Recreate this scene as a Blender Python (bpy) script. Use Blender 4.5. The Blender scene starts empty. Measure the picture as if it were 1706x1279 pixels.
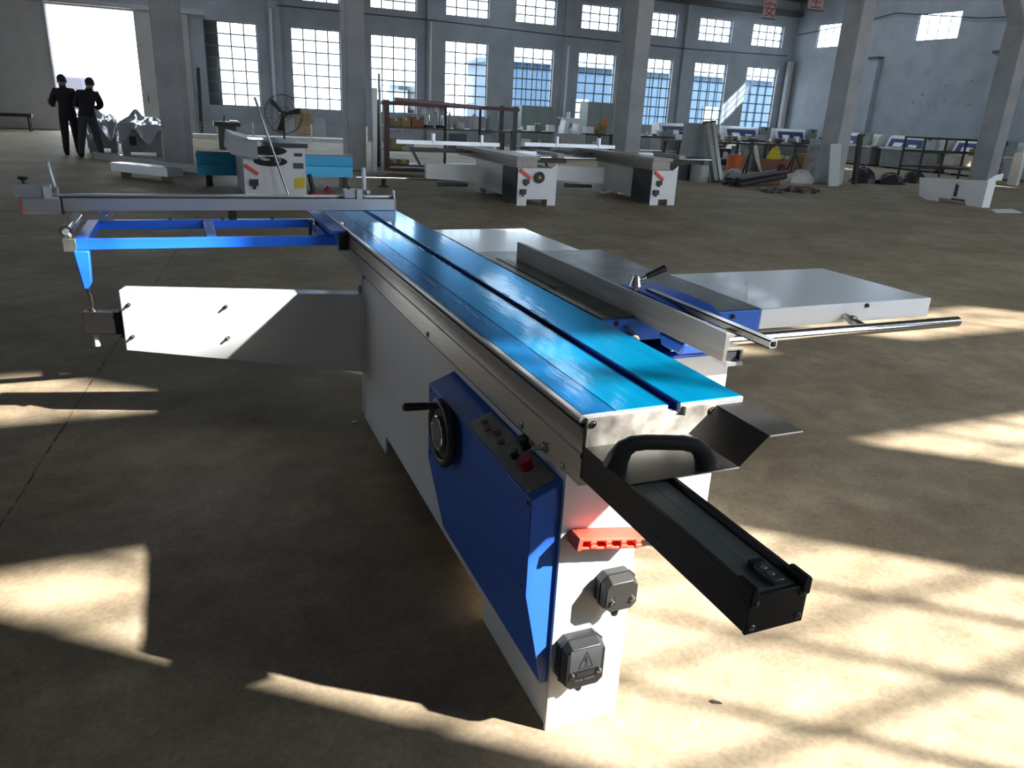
import bpy, bmesh, math, random
from mathutils import Vector, Matrix
random.seed(7)
S = bpy.context.scene
COL = S.collection
PI = math.pi
# ------------------------------------------------------------------ camera
CF, CP, CR, CH, CY = 1257.7143, .348, .052, 1.4527, .4127
def cam_axes():
    F = Vector((math.sin(CY), math.cos(CY), 0)); R = Vector((math.cos(CY), -math.sin(CY), 0)); U = Vector((0, 0, 1))
    F2 = F*math.cos(CP) - U*math.sin(CP); U2 = U*math.cos(CP) + F*math.sin(CP)
    R3 = R*math.cos(CR) + U2*math.sin(CR); U3 = -R*math.sin(CR) + U2*math.cos(CR)
    return R3, U3, F2
AR, AU, AF = cam_axes()
cd = bpy.data.cameras.new('camera'); cam = bpy.data.objects.new('camera', cd); COL.objects.link(cam)
m = Matrix((AR, AU, -AF)).transposed().to_4x4(); m.translation = (0, 0, CH); cam.matrix_world = m
cd.sensor_fit = 'HORIZONTAL'; cd.sensor_width = 36; cd.lens = CF/1706*36; cd.clip_start = .05; cd.clip_end = 400
S.camera = cam
def ray(px, py): return AF*CF + AR*(px-853) - AU*(py-639.5)
C0 = Vector((0, 0, CH))
def FZ(px, py, z=0): d = ray(px, py); return C0 + d*((z-CH)/d.z)      # where a pixel meets the floor (or a level)
def PY(px, py, Y): d = ray(px, py); return C0 + d*(Y/d.y)
def PX(px, py, X): d = ray(px, py); return C0 + d*(X/d.x)
# ------------------------------------------------------------------ light
w = bpy.data.worlds.new('daylight'); S.world = w; w.use_nodes = True
bg = w.node_tree.nodes['Background']; bg.inputs[0].default_value = (.78, .88, 1, 1); bg.inputs[1].default_value = 7.5
sd = bpy.data.lights.new('sun', 'SUN'); sun = bpy.data.objects.new('sun', sd); COL.objects.link(sun)
sd.energy = 18.0; sd.angle = math.radians(1.1); sd.color = (1, .98, .95)
SUN = Vector((.783, -.621, .755)).normalized()
sun.rotation_euler = SUN.to_track_quat('Z', 'Y').to_euler(); sun.location = SUN*30
vs = S.view_settings; vs.view_transform = 'Standard'; vs.look = 'None'; vs.gamma = 1; vs.exposure = .18; vs.use_curve_mapping = False
S.cycles.use_denoising = True; S.cycles.max_bounces = 10; S.cycles.diffuse_bounces = 6; S.cycles.glossy_bounces = 4
S.cycles.transparent_max_bounces = 16; S.cycles.sample_clamp_indirect = 6; S.cycles.caustics_reflective = False; S.cycles.caustics_refractive = False
def portal(x, y, z, sx, sz, direction):
    l = bpy.data.lights.new('daylight_portal', 'AREA'); l.shape = 'RECTANGLE'; l.size = sx; l.size_y = sz
    l.cycles.is_portal = True
    o = bpy.data.objects.new('daylight_portal', l); COL.objects.link(o); o.location = (x, y, z)
    o.rotation_euler = Vector(direction).to_track_quat('-Z', 'Z').to_euler()
# ------------------------------------------------------------------ materials
MATS = {}
def mat(name, col, rough=.5, metal=0, var=0, scale=8, bump=0, bscale=60, coat=0, stretch=(1, 1, 1), spec=None, col2=None):
    if name in MATS: return MATS[name]
    M = bpy.data.materials.new(name); M.use_nodes = True; nt = M.node_tree; b = nt.nodes['Principled BSDF']
    b.inputs['Base Color'].default_value = (*col, 1); b.inputs['Roughness'].default_value = rough; b.inputs['Metallic'].default_value = metal
    if coat: b.inputs['Coat Weight'].default_value = coat; b.inputs['Coat Roughness'].default_value = .06
    if spec is not None: b.inputs['Specular IOR Level'].default_value = spec
    if var or bump:
        tc = nt.nodes.new('ShaderNodeTexCoord'); mp = nt.nodes.new('ShaderNodeMapping'); mp.inputs['Scale'].default_value = stretch
        nt.links.new(tc.outputs['Object'], mp.inputs[0])
    if var:
        n = nt.nodes.new('ShaderNodeTexNoise'); n.inputs['Scale'].default_value = scale; n.inputs['Detail'].default_value = 6
        nt.links.new(mp.outputs[0], n.inputs[0])
        r = nt.nodes.new('ShaderNodeValToRGB')
        c2 = col2 or tuple(c*(1-var) for c in col)
        r.color_ramp.elements[0].color = (*c2, 1); r.color_ramp.elements[1].color = (*col, 1)
        r.color_ramp.elements[0].position = .35; r.color_ramp.elements[1].position = .62
        nt.links.new(n.outputs[0], r.inputs[0]); nt.links.new(r.outputs[0], b.inputs['Base Color'])
    if bump:
        n2 = nt.nodes.new('ShaderNodeTexNoise'); n2.inputs['Scale'].default_value = bscale; n2.inputs['Detail'].default_value = 3
        nt.links.new(mp.outputs[0], n2.inputs[0])
        bp = nt.nodes.new('ShaderNodeBump'); bp.inputs['Strength'].default_value = bump; bp.inputs['Distance'].default_value = .01
        nt.links.new(n2.outputs[0], bp.inputs['Height']); nt.links.new(bp.outputs[0], b.inputs['Normal'])
    MATS[name] = M; return M
WHITE = mat('white_enamel', (.80, .80, .79), .32, var=.05, scale=3)
WHITE2 = mat('white_enamel_table', (.80, .82, .84), .22, coat=.2)
BLUE = mat('blue_enamel', (.03, .14, .60), .38, var=.08, scale=4)
BLUEF = mat('frame_blue_enamel', (.022, .19, .98), .35)
BLACK = mat('black_powder_coat', (.024, .022, .021), .42, bump=.06, bscale=500)
PLASTIC = mat('black_plastic', (.028, .028, .03), .45)
GREYPL = mat('dark_grey_plastic', (.026, .025, .023), .5, bump=.05, bscale=400)
RUBBER = mat('black_rubber', (.012, .011, .012), .7)
ALU = mat('anodised_aluminium', (.62, .60, .56), .36, .85, var=.12, scale=5, stretch=(30, 1, 30))
ALUW = mat('pale_aluminium', (.72, .74, .77), .30, .7, var=.06, scale=5)
ALUD = mat('dull_aluminium', (.42, .40, .36), .42, .75, var=.25, scale=3, stretch=(12, 1, 12))
CHROME = mat('chrome', (.75, .74, .72), .12, 1)
STEEL = mat('galvanised_steel', (.60, .58, .52), .35, .9, var=.3, scale=30)
STAIN = mat('stained_sheet_steel', (.74, .70, .60), .30, .45, var=.75, scale=11, col2=(.16, .14, .12), bump=.05, bscale=40)
IRON = mat('oiled_cast_iron', (.17, .155, .14), .30, .75, var=.45, scale=9, col2=(.07, .055, .045))
INLAY = mat('grey_green_track', (.17, .19, .185), .4)
RED = mat('red_plastic', (.85, .09, .05), .4)
REDD = mat('red_button', (.45, .01, .03), .4)
YELLOW = mat('yellow_label', (.75, .60, .03), .6)
GREYP = mat('grey_enamel', (.38, .40, .41), .5, var=.1, scale=4)
CHAR = mat('charcoal_panel', (.03, .03, .04), .5)
CARD = mat('cardboard', (.30, .20, .10), .85, var=.2, scale=5)
WOODB = mat('chipboard', (.36, .24, .12), .8, var=.25, scale=6)
REDRUST = mat('dark_red_steel', (.10, .035, .035), .55, var=.3, scale=6)
DARKS = mat('dark_steel', (.05, .048, .045), .45, .5, var=.3, scale=10)
FILMB = mat('light_blue_film', (.03, .46, .80), .35, .15, coat=.3, var=.12, scale=4)
WALLM = mat('painted_plaster', (.36, .385, .425), .85, var=.16, scale=1.2, bump=.08, bscale=20)
COLM = mat('painted_concrete', (.41, .415, .42), .8, var=.2, scale=1.6, bump=.1, bscale=14)
ROOFM = mat('roof_sheet', (.09, .10, .11), .7, var=.15, scale=2)
RUST = mat('dark_beam_paint', (.06, .06, .062), .6)
ORANGE = mat('orange_plastic', (.50, .13, .03), .5)
GREENG = mat('grey_green_enamel', (.24, .28, .27), .5, var=.12, scale=3)
NAVY = mat('navy_enamel', (.03, .045, .16), .4)
PAPER = mat('white_paper', (.85, .86, .90), .7)
DOORM = mat('grey_door_sheet', (.46, .45, .45), .6, var=.1, scale=2)
CLOTHB = mat('black_cloth', (.014, .011, .013), .85)
CLOTHG = mat('grey_trousers', (.045, .05, .055), .85)
SKIN = mat('skin', (.36, .19, .13), .55)
HAIR = mat('black_hair', (.008, .007, .007), .6)
FOIL = mat('clear_plastic_wrap', (.70, .70, .75), .16, .5, bump=1, bscale=7)
CREAM = mat('cream_sheet', (.55, .53, .45), .6)
GROUND = mat('pale_concrete_yard', (.62, .60, .56), .9)
def floor_mat():
    M = bpy.data.materials.new('worn_concrete_floor'); M.use_nodes = True; nt = M.node_tree; N = nt.nodes; L = nt.links
    b = N['Principled BSDF']; tc = N.new('ShaderNodeTexCoord')
    def noise(s, d=8, st=(1, 1, 1), ro=.6):
        mp = N.new('ShaderNodeMapping'); mp.inputs['Scale'].default_value = st; L.new(tc.outputs['Object'], mp.inputs[0])
        n = N.new('ShaderNodeTexNoise'); n.inputs['Scale'].default_value = s; n.inputs['Detail'].default_value = d; n.inputs['Roughness'].default_value = ro
        L.new(mp.outputs[0], n.inputs[0]); return n.outputs[0]
    def ramp(v, a, b_, p0, p1):
        r = N.new('ShaderNodeValToRGB'); r.color_ramp.elements[0].color = (*a, 1); r.color_ramp.elements[1].color = (*b_, 1)
        r.color_ramp.elements[0].position = p0; r.color_ramp.elements[1].position = p1; L.new(v, r.inputs[0]); return r.outputs[0]
    def mix(mode, f, a, c):
        x = N.new('ShaderNodeMix'); x.data_type = 'RGBA'; x.blend_type = mode
        if isinstance(f, float): x.inputs[0].default_value = f
        else: L.new(f, x.inputs[0])
        L.new(a, x.inputs[6]); L.new(c, x.inputs[7]); return x.outputs[2]
    big = ramp(noise(1.1), (.285, .222, .145), (.395, .322, .222), .36, .64)
    mid = ramp(noise(6, 10, (1, 1, 1), .7), (.70, .67, .63), (1.06, 1.05, 1.03), .32, .62)
    fine = ramp(noise(60, 4), (.86, .86, .86), (1.06, 1.06, 1.06), .35, .6)
    dust = ramp(noise(2.2, 9, (1, 2.2, 1), .75), (1, 1, 1), (1.22, 1.20, 1.14), .50, .72)
    c = mix('MULTIPLY', 1.0, big, mid); c = mix('MULTIPLY', 1.0, c, fine); c = mix('MULTIPLY', 1.0, c, dust)
    L.new(c, b.inputs['Base Color'])
    rr = ramp(noise(3, 6), (.58, .58, .58), (.78, .78, .78), .35, .65); L.new(rr, b.inputs['Roughness'])
    b.inputs['Specular IOR Level'].default_value = .18
    bp = N.new('ShaderNodeBump'); bp.inputs['Strength'].default_value = .12; bp.inputs['Distance'].default_value = .004
    L.new(noise(35, 6), bp.inputs['Height']); L.new(bp.outputs[0], b.inputs['Normal'])
    return M
FLOORM = floor_mat()
def film_mat(name, col, col2):
    M = bpy.data.materials.new(name); M.use_nodes = True; nt = M.node_tree; N = nt.nodes; L = nt.links; b = N['Principled BSDF']
    tc = N.new('ShaderNodeTexCoord'); mp = N.new('ShaderNodeMapping'); mp.inputs['Scale'].default_value = (16, 1.3, 1); L.new(tc.outputs['Object'], mp.inputs[0])
    n = N.new('ShaderNodeTexNoise'); n.inputs['Scale'].default_value = 2.2; n.inputs['Detail'].default_value = 5; L.new(mp.outputs[0], n.inputs[0])
    r = N.new('ShaderNodeValToRGB'); r.color_ramp.elements[0].color = (*col2, 1); r.color_ramp.elements[1].color = (*col, 1)
    r.color_ramp.elements[0].position = .3; r.color_ramp.elements[1].position = .6; L.new(n.outputs[0], r.inputs[0]); L.new(r.outputs[0], b.inputs['Base Color'])
    b.inputs['Metallic'].default_value = .7; b.inputs['Roughness'].default_value = .22
    b.inputs['Specular Tint'].default_value = (.35, .72, 1, 1); b.inputs['Coat Weight'].default_value = .42; b.inputs['Specular IOR Level'].default_value = .15; b.inputs['Coat Roughness'].default_value = .06; b.inputs['Coat IOR'].default_value = 1.5
    mp2 = N.new('ShaderNodeMapping'); mp2.inputs['Scale'].default_value = (40, 5, 1); L.new(tc.outputs['Object'], mp2.inputs[0])
    n2 = N.new('ShaderNodeTexNoise'); n2.inputs['Scale'].default_value = 1.6; n2.inputs['Detail'].default_value = 3; L.new(mp2.outputs[0], n2.inputs[0])
    bp = N.new('ShaderNodeBump'); bp.inputs['Strength'].default_value = .08; bp.inputs['Distance'].default_value = .003
    L.new(n2.outputs[0], bp.inputs['Height']); L.new(bp.outputs[0], b.inputs['Coat Normal'])
    return M
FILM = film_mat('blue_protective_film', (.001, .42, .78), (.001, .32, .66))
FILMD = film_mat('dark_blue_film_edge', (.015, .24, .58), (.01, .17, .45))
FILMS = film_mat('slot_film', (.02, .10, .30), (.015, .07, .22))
def glass_mat():
    M = bpy.data.materials.new('window_glass'); M.use_nodes = True; nt = M.node_tree; N = nt.nodes; L = nt.links
    N.remove(N['Principled BSDF']); o = N['Material Output']
    t = N.new('ShaderNodeBsdfTransparent'); t.inputs[0].default_value = (.90, .95, .97, 1)
    g = N.new('ShaderNodeBsdfGlossy'); g.inputs['Roughness'].default_value = .05
    x = N.new('ShaderNodeMixShader'); x.inputs[0].default_value = .05; L.new(t.outputs[0], x.inputs[1]); L.new(g.outputs[0], x.inputs[2]); L.new(x.outputs[0], o.inputs[0])
    return M
GLASS = glass_mat()
# ------------------------------------------------------------------ builders
WL = {}
class MB:
    def __init__(s, M=None): s.v = []; s.f = []; s.M = M or Matrix()
    def add(s, vs_, fs):
        n = len(s.v); s.v += [s.M @ Vector(p) for p in vs_]; s.f += [tuple(i+n for i in f) for f in fs]; return s
    def box(s, x0, x1, y0, y1, z0, z1):
        return s.add([(x0, y0, z0), (x1, y0, z0), (x1, y1, z0), (x0, y1, z0), (x0, y0, z1), (x1, y0, z1), (x1, y1, z1), (x0, y1, z1)],
                     [(0, 3, 2, 1), (4, 5, 6, 7), (0, 1, 5, 4), (1, 2, 6, 5), (2, 3, 7, 6), (3, 0, 4, 7)])
    def prism(s, pts, axis, a, b):
        """extrude a 2-D outline along axis; for 'y' pts are (x,z), for 'x' (y,z), for 'z' (x,y)"""
        n = len(pts)
        f3 = {'x': lambda p, t: (t, p[0], p[1]), 'y': lambda p, t: (p[0], t, p[1]), 'z': lambda p, t: (p[0], p[1], t)}[axis]
        vv = [f3(p, a) for p in pts] + [f3(p, b) for p in pts]
        ff = [tuple(range(n)), tuple(range(2*n-1, n-1, -1))] + [(i, i+n, (i+1) % n+n, (i+1) % n) for i in range(n)]
        return s.add(vv, ff)
    def cyl(s, p0, p1, r0, r1=None, n=16):
        p0 = Vector(p0); p1 = Vector(p1); r1 = r0 if r1 is None else r1
        d = (p1-p0).normalized(); a = d.orthogonal().normalized(); b = d.cross(a)
        vv = [p0+(a*math.cos(2*PI*i/n)+b*math.sin(2*PI*i/n))*r0 for i in range(n)] + [p1+(a*math.cos(2*PI*i/n)+b*math.sin(2*PI*i/n))*r1 for i in range(n)]
        return s.add(vv, [tuple(range(n-1, -1, -1)), tuple(range(n, 2*n))] + [(i, (i+1) % n, (i+1) % n+n, i+n) for i in range(n)])
    def tube(s, pts, r, n=8):
        for a, b in zip(pts[:-1], pts[1:]): s.cyl(a, b, r, n=n)
        return s
    def torus(s, c, axis, R, r, n=28, k=10):
        d = Vector(axis).normalized(); a = d.orthogonal().normalized(); b = d.cross(a); c = Vector(c); vv = []; ff = []
        for i in range(n):
            e = a*math.cos(2*PI*i/n)+b*math.sin(2*PI*i/n)
            for j in range(k): vv.append(c+e*(R+r*math.cos(2*PI*j/k))+d*(r*math.sin(2*PI*j/k)))
        for i in range(n):
            for j in range(k): ff.append((i*k+j, ((i+1) % n)*k+j, ((i+1) % n)*k+(j+1) % k, i*k+(j+1) % k))
        return s.add(vv, ff)
    def sweep(s, path, w, h, up=(0, 0, 1), n=16, pw=3.5):
        """rounded-rectangle section swept along a path"""
        P = [Vector(p) for p in path]; vv = []; ff = []
        W_ = w if isinstance(w, list) else [w]*len(P); H_ = h if isinstance(h, list) else [h]*len(P)
        sec = []
        for j in range(n):
            t = 2*PI*j/n; cc, ss = math.cos(t), math.sin(t); k = (abs(cc)**pw+abs(ss)**pw)**(-1/pw); sec.append((cc*k, ss*k))
        for i, p in enumerate(P):
            d = (P[min(i+1, len(P)-1)]-P[max(i-1, 0)]).normalized(); a = d.cross(Vector(up)).normalized(); b = a.cross(d)
            for c_, s_ in sec: vv.append(p+a*c_*W_[i]/2+b*s_*H_[i]/2)
        for i in range(len(P)-1):
            for j in range(n): ff.append((i*n+j, i*n+(j+1) % n, (i+1)*n+(j+1) % n, (i+1)*n+j))
        ff += [tuple(range(n-1, -1, -1)), tuple(range((len(P)-1)*n, len(P)*n))]
        return s.add(vv, ff)
    def build(s, name, M, parent=None, bevel=0, label=None, cat=None, group=None, kind=None, seg=2):
        lo = [min(v[i] for v in s.v) for i in range(3)]; hi = [max(v[i] for v in s.v) for i in range(3)]
        c = Vector(((lo[0]+hi[0])/2, (lo[1]+hi[1])/2, lo[2]))
        me = bpy.data.meshes.new(name); me.from_pydata([v-c for v in s.v], [], s.f)
        bm = bmesh.new(); bm.from_mesh(me); bmesh.ops.recalc_face_normals(bm, faces=bm.faces); bm.to_mesh(me); bm.free()
        for p in me.polygons: p.use_smooth = True
        me.set_sharp_from_angle(angle=.6); me.materials.append(M)
        o = bpy.data.objects.new(name, me); COL.objects.link(o); WL[o.name] = c
        if parent: o.parent = parent; o.location = c-WL[parent.name]
        else: o.location = c
        if bevel:
            bv = o.modifiers.new('b', 'BEVEL'); bv.width = bevel; bv.segments = seg; bv.limit_method = 'ANGLE'; bv.angle_limit = .7; bv.harden_normals = False
        if label: o['label'] = label
        if cat: o['category'] = cat
        if group: o['group'] = group
        if kind: o['kind'] = kind
        return o
def thing(name, loc, label, cat, group=None, kind=None):
    o = bpy.data.objects.new(name, None); COL.objects.link(o); o.location = loc; WL[o.name] = Vector(loc); o.empty_display_size = .1
    o['label'] = label; o['category'] = cat
    if group: o['group'] = group
    if kind: o['kind'] = kind
    return o
def copy_mesh(o, parent, c):
    k = o.copy(); COL.objects.link(k); k.parent = parent; WL[k.name] = Vector(c); k.location = Vector(c)-WL[parent.name]; return k
def bolt(parent, p, axis, r=.006, h=.005, M=None, name='bolt'):
    p = Vector(p); a = Vector(axis).normalized()
    b = MB().cyl(p, p+a*h*.35, r*1.35, n=14).cyl(p, p+a*h, r, r*.75, n=10)
    return b.build(name, M or CHROME, parent)
def text(name, body, M, parent, loc, rot, size, ext=.0006):
    cu = bpy.data.curves.new(name, 'FONT'); cu.body = body; cu.size = size; cu.extrude = ext; cu.align_x = 'CENTER'; cu.align_y = 'CENTER'
    cu.materials.append(M); o = bpy.data.objects.new(name, cu); COL.objects.link(o); WL[o.name] = Vector(loc)
    bpy.context.view_layer.update(); me = bpy.data.meshes.new_from_object(o); bpy.data.objects.remove(o)
    o = bpy.data.objects.new(name, me); COL.objects.link(o); WL[o.name] = Vector(loc); o['kind'] = 'stuff'
    o.rotation_euler = rot; o.parent = parent; o.location = Vector(loc)-WL[parent.name]; return o
def grid_wall(name, axis, pos, thick, u0, u1, z0, z1, holes, M, label):
    us = sorted({u0, u1, *[h[0] for h in holes], *[h[1] for h in holes]}); us = [u for u in us if u0 <= u <= u1]
    b = MB()
    for a, c in zip(us[:-1], us[1:]):
        mid = (a+c)/2; hs = sorted((h[2], h[3]) for h in holes if h[0] < mid < h[1]); z = z0
        for h0, h1 in hs+[(z1, z1)]:
            if h0 > z+1e-4:
                if axis == 'y': b.box(a, c, pos, pos+thick, z, h0)
                else: b.box(pos, pos+thick, a, c, z, h0)
            z = h1
    o = b.build(name, M, label=label, cat='wall', kind='structure')
    bm = bmesh.new(); bm.from_mesh(o.data); bmesh.ops.remove_doubles(bm, verts=bm.verts, dist=1e-4); bm.to_mesh(o.data); bm.free()
    return o
# ------------------------------------------------------------------ the hall
YB, XE, YF, XL = 31.9, 28.0, -.8, -15.0
ZE = 6.75                                     # eaves
fl = MB().box(XL-.3, XE+.3, YF-.3, YB+.3, -.2, 0).build('floor', FLOORM, label='worn brownish concrete floor of the workshop hall', cat='floor', kind='structure')
jt = MB()
y = .5
while y < 12:
    L_ = random.uniform(.05, .16); jx = -.61+.108*(y-3.61)+random.uniform(-.004, .004); jw = random.uniform(.002, .005)
    jt.add([(jx-jw, y, .0008), (jx+jw, y, .0008), (jx+jw*.4+.108*L_, y+L_, .0008), (jx-jw*.6+.108*L_, y+L_, .0008)], [(0, 1, 2, 3)])
    y += L_+random.uniform(-.01, .03)
jt.build('floor_joint', mat('joint_dirt', (.05, .045, .04), .9), fl, kind='stuff')
MB().box(-80, 120, YB+.3, 160, -.3, -.05).build('ground', GROUND, label='pale concrete yard outside the hall', cat='ground', kind='structure')
MB().box(-60, 90, -60, YF-.3, -.3, -.05).build('ground', GROUND, label='pale yard behind the sunny wall', cat='ground', kind='structure')
BX, BB, BG, WW = 3.587, 6.079, 1.513, 1.843
ZB, ZT, UB, UT = 1.069, 3.957, 4.875, 5.846
def wx(i): return BX+(i//2-1)*BB+BB/2+(-BG if i % 2 == 0 else BG)
lower = {i: wx(i) for i in range(1, 10)}
holes = []; wins = []
for i, x in lower.items():
    x0 = x-WW/2
    holes.append((x0, x0+WW, ZB, ZT)); wins.append((x0, ZB, WW, ZT-ZB, 4, 7, 'y'))
    holes.append((x0, x0+WW, UB, UT)); wins.append((x0, UB, WW, UT-UB, 4, 3, 'y'))
DX0, DX1, DZ = -3.75, -1.10, 4.02
holes.append((DX0, DX1, -.01, DZ))
for x0 in (-8.2, -11.2):
    holes.append((x0, x0+WW, ZB, ZT)); wins.append((x0, ZB, WW, ZT-ZB, 4, 7, 'y'))
grid_wall('wall_back', 'y', YB, .28, XL, XE, -.05, ZE+.3, holes, WALLM, 'long grey-white wall pierced by two rows of windows')
EW = [(28.62, 30.42), (22.93, 24.9), (17.2, 19.1), (11.5, 13.4), (5.8, 7.7)]
eh = [(a, b, 4.86, 5.88) for a, b in EW]
wins += [(a, 4.86, b-a, 1.02, 4, 3, 'x') for a, b in EW]
grid_wall('wall_right', 'x', XE, .12, YF-.2, YB, -.05, 10.6, eh, WALLM, 'blue-grey end wall with small high windows')
LW = [8.6, 12.2, 15.8]  # unseen windows, added to brighten the saw's left-facing sides
grid_wall('wall_left', 'x', XL-.12, .12, YF-.2, YB, -.05, 10.6, [(y, y+WW, ZB, ZT) for y in LW], WALLM, 'far end wall of the hall')
# sunny side wall: the windows that throw the light patches on the floor
RT = .12
rh = []; rw = []
for k in range(0, 7):
    x0 = 3.46+3.6*k
    xl = x0-(.2 if k == 0 else 0); rh += [(xl, x0+1.99, 1.02, 4.10), (x0, x0+2.5, 5.62, 6.62)]; rw += [(xl, 1.02, x0+1.99-xl, 3.08, 4, 7), (x0, 5.62, 2.5, 1.0, 4, 2)]
grid_wall('wall_front', 'y', YF-RT, RT, XL, XE, -.05, ZE+.3, rh, WALLM, 'sunny side wall with two rows of windows')
YR = (YB+YF)/2; ZR = 10.2
rf = MB()
def rz(y): return ZE+.2+(ZR-ZE-.2)*(1-abs(y-YR)/(YB+.5-YR))
def slope(b, x0, x1, y0, y1, t=.12): return b.prism([(y0, rz(y0)), (y1, rz(y1)), (y1, rz(y1)+t), (y0, rz(y0)+t)], 'x', x0, x1)
slope(rf, XL-.4, XE+.4, YF-.5, YR)
SKY = [11.45+BB*k for k in (-2, 0, 2)]; SW = 1.35; SY0, SY1 = 19.5, 31.0
xs = XL-.4
for x in SKY+[None]:
    slope(rf, xs, x if x is not None else XE+.4, YR, YB+.5)
    if x is not None: slope(rf, x, x+SW, YR, SY0); slope(rf, x, x+SW, SY1, YB+.5); xs = x+SW
roof = rf.build('ceiling', ROOFM, label='dark pitched sheet roof over the hall', cat='ceiling', kind='structure')
FRP = bpy.data.materials.new('translucent_roof_panel'); FRP.use_nodes = True
nt = FRP.node_tree; nt.nodes.remove(nt.nodes['Principled BSDF']); tl_ = nt.nodes.new('ShaderNodeBsdfTranslucent'); tl_.inputs[0].default_value = (.48, .52, .53, 1); nt.links.new(tl_.outputs[0], nt.nodes['Material Output'].inputs[0])
for x in SKY:
    MB().add([(x, SY0, rz(SY0)+.06), (x+SW, SY0, rz(SY0)+.06), (x+SW, SY1, rz(SY1)+.06), (x, SY1, rz(SY1)+.06)], [(0, 1, 2, 3)]).build('skylight_panel', FRP, roof)
for k in range(14):                          # purlins under the far slope, seen near the corner
    t = k/13; y = YB-.25-t*(YB-YR-.5); z = rz(y)-.02
    MB().box(XL, XE, y-.09, y+.09, z-.16, z).build('purlin', RUST, roof)
for k in range(8):
    x = BX+(k-3)*BB
    if XL < x < XE-.3:
        b = MB(); b.box(x-.1, x+.1, YF, YB, ZE-.02, ZE+.16)
        for j in range(12):
            y = YF+1+j*(YB-YF-2)/11; zt = ZE+.2+(ZR-ZE-.2)*(1-abs(y-YR)/(YR-YF+.5))-.2
            if zt > ZE+.2: b.box(x-.04, x+.04, y-.04, y+.04, ZE, zt)
        b.build('truss', RUST, roof)
eb = MB().box(XL, XE, YB-.35, YB-.01, 6.28, 6.52).build('trim_1', RUST, label='dark eaves beam running along the top of the windowed wall', cat='beam', kind='structure')
# windows
FRM = mat('window_steel', (.10, .11, .12), .5)
panecache = {}
def window(idx, u0, z0, W_, H_, nc, nr, axis, pos, label, panes=True, bw=.023):
    uc = u0+W_/2
    loc = (uc, pos, z0) if axis == 'y' else (pos, uc, z0)
    t = thing('window_%d' % idx, loc, label, 'window', kind='structure')
    def bx(b, a0, a1, d0, d1, z0_, z1_):
        return b.box(a0, a1, pos+d0, pos+d1, z0_, z1_) if axis == 'y' else b.box(pos+d0, pos+d1, a0, a1, z0_, z1_)
    f = MB(); e = .035
    bx(f, u0, u0+W_, -.025, .025, z0, z0+e); bx(f, u0, u0+W_, -.025, .025, z0+H_-e, z0+H_); bx(f, u0, u0+e, -.025, .025, z0+e, z0+H_-e); bx(f, u0+W_-e, u0+W_, -.025, .025, z0+e, z0+H_-e)
    f.build('frame', FRM, t)
    for i in range(1, nc): bx(MB(), u0+W_*i/nc-bw, u0+W_*i/nc+bw, -.018, .018, z0+e, z0+H_-e).build('glazing_bar', FRM, t)
    for j in range(1, nr): bx(MB(), u0+e, u0+W_-e, -.016, .016, z0+H_*j/nr-bw, z0+H_*j/nr+bw).build('glazing_bar', FRM, t)
    if panes:
        pw, ph = W_/nc, H_/nr; key = (round(pw, 3), round(ph, 3), axis)
        for i in range(nc):
            for j in range(nr):
                a, zz = u0+pw*(i+.5), z0+ph*j
                c = (a, pos, zz+.01) if axis == 'y' else (pos, a, zz+.01)
                if key not in panecache:
                    panecache[key] = bx(MB(), a-pw/2+.01, a+pw/2-.01, -.002, .002, zz+.01, zz+ph-.01).build('pane', GLASS, t)
                else: copy_mesh(panecache[key], t, c)
    return t
nwin = 0
for (u0, z0, W_, H_, nc, nr, ax) in wins:
    nwin += 1
    bay = 'tall multi-pane steel window' if nr == 7 else ('small square steel window high on the windowed wall' if ax == 'y' else 'small high window in the blue-grey end wall')
    if nr == 7: lab = 'tall multi-pane steel window in the long wall, %s' % ('beside the open doorway' if u0 < 3 and u0 > 0 else ('showing blue outside' if u0 > 13 else 'blown out white'))
    else: lab = bay
    t = window(nwin, u0, z0, W_, H_, nc, nr, ax, YB+.14 if ax == 'y' else XE+.07, lab, bw=.023 if ax == 'y' else .010)
    t['group'] = bay
    if ax == 'y': portal(u0+W_/2, YB+.26, z0+H_/2, W_, H_, (0, -1, 0))
    else: portal(XE+.13, u0+W_/2, z0+H_/2, W_, H_, (-1, 0, 0))
for (u0, z0, W_, H_, nc, nr) in rw:
    nwin += 1
    t = window(nwin, u0, z0, W_, H_, nc, nr, 'y', YF-RT/2, 'multi-pane steel window of the sunny side wall', panes=False, bw=.009)
    t['group'] = 'windows of the sunny side wall'
    portal(u0+W_/2, YF-RT-.02, z0+H_/2, W_, H_, (0, 1, 0))
for y in LW:
    nwin += 1
    t = window(nwin, y, ZB, WW, ZT-ZB, 4, 7, 'x', XL-.06, 'unseen multi-pane window added for fill light in the end wall beyond the doorway', panes=False); t['group'] = 'added fill-light windows of the far left end wall'
    portal(XL-.14, y+WW/2, (ZB+ZT)/2, WW, ZT-ZB, (1, 0, 0))
portal((DX0+DX1)/2, YB+.3, DZ/2, DX1-DX0, DZ, (0, -1, 0))
# dark shutter panel over the first window's left column
MB().box(lower[1]-WW/2-.1, lower[1]-WW/2+.45, YB+.29, YB+.31, ZB-.1, ZT+.02).build('window_shutter', mat('dirty_film', (.05, .055, .05), .7), label='dirty grey sheet hung outside the window beside the doorway', cat='sheet')
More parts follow.
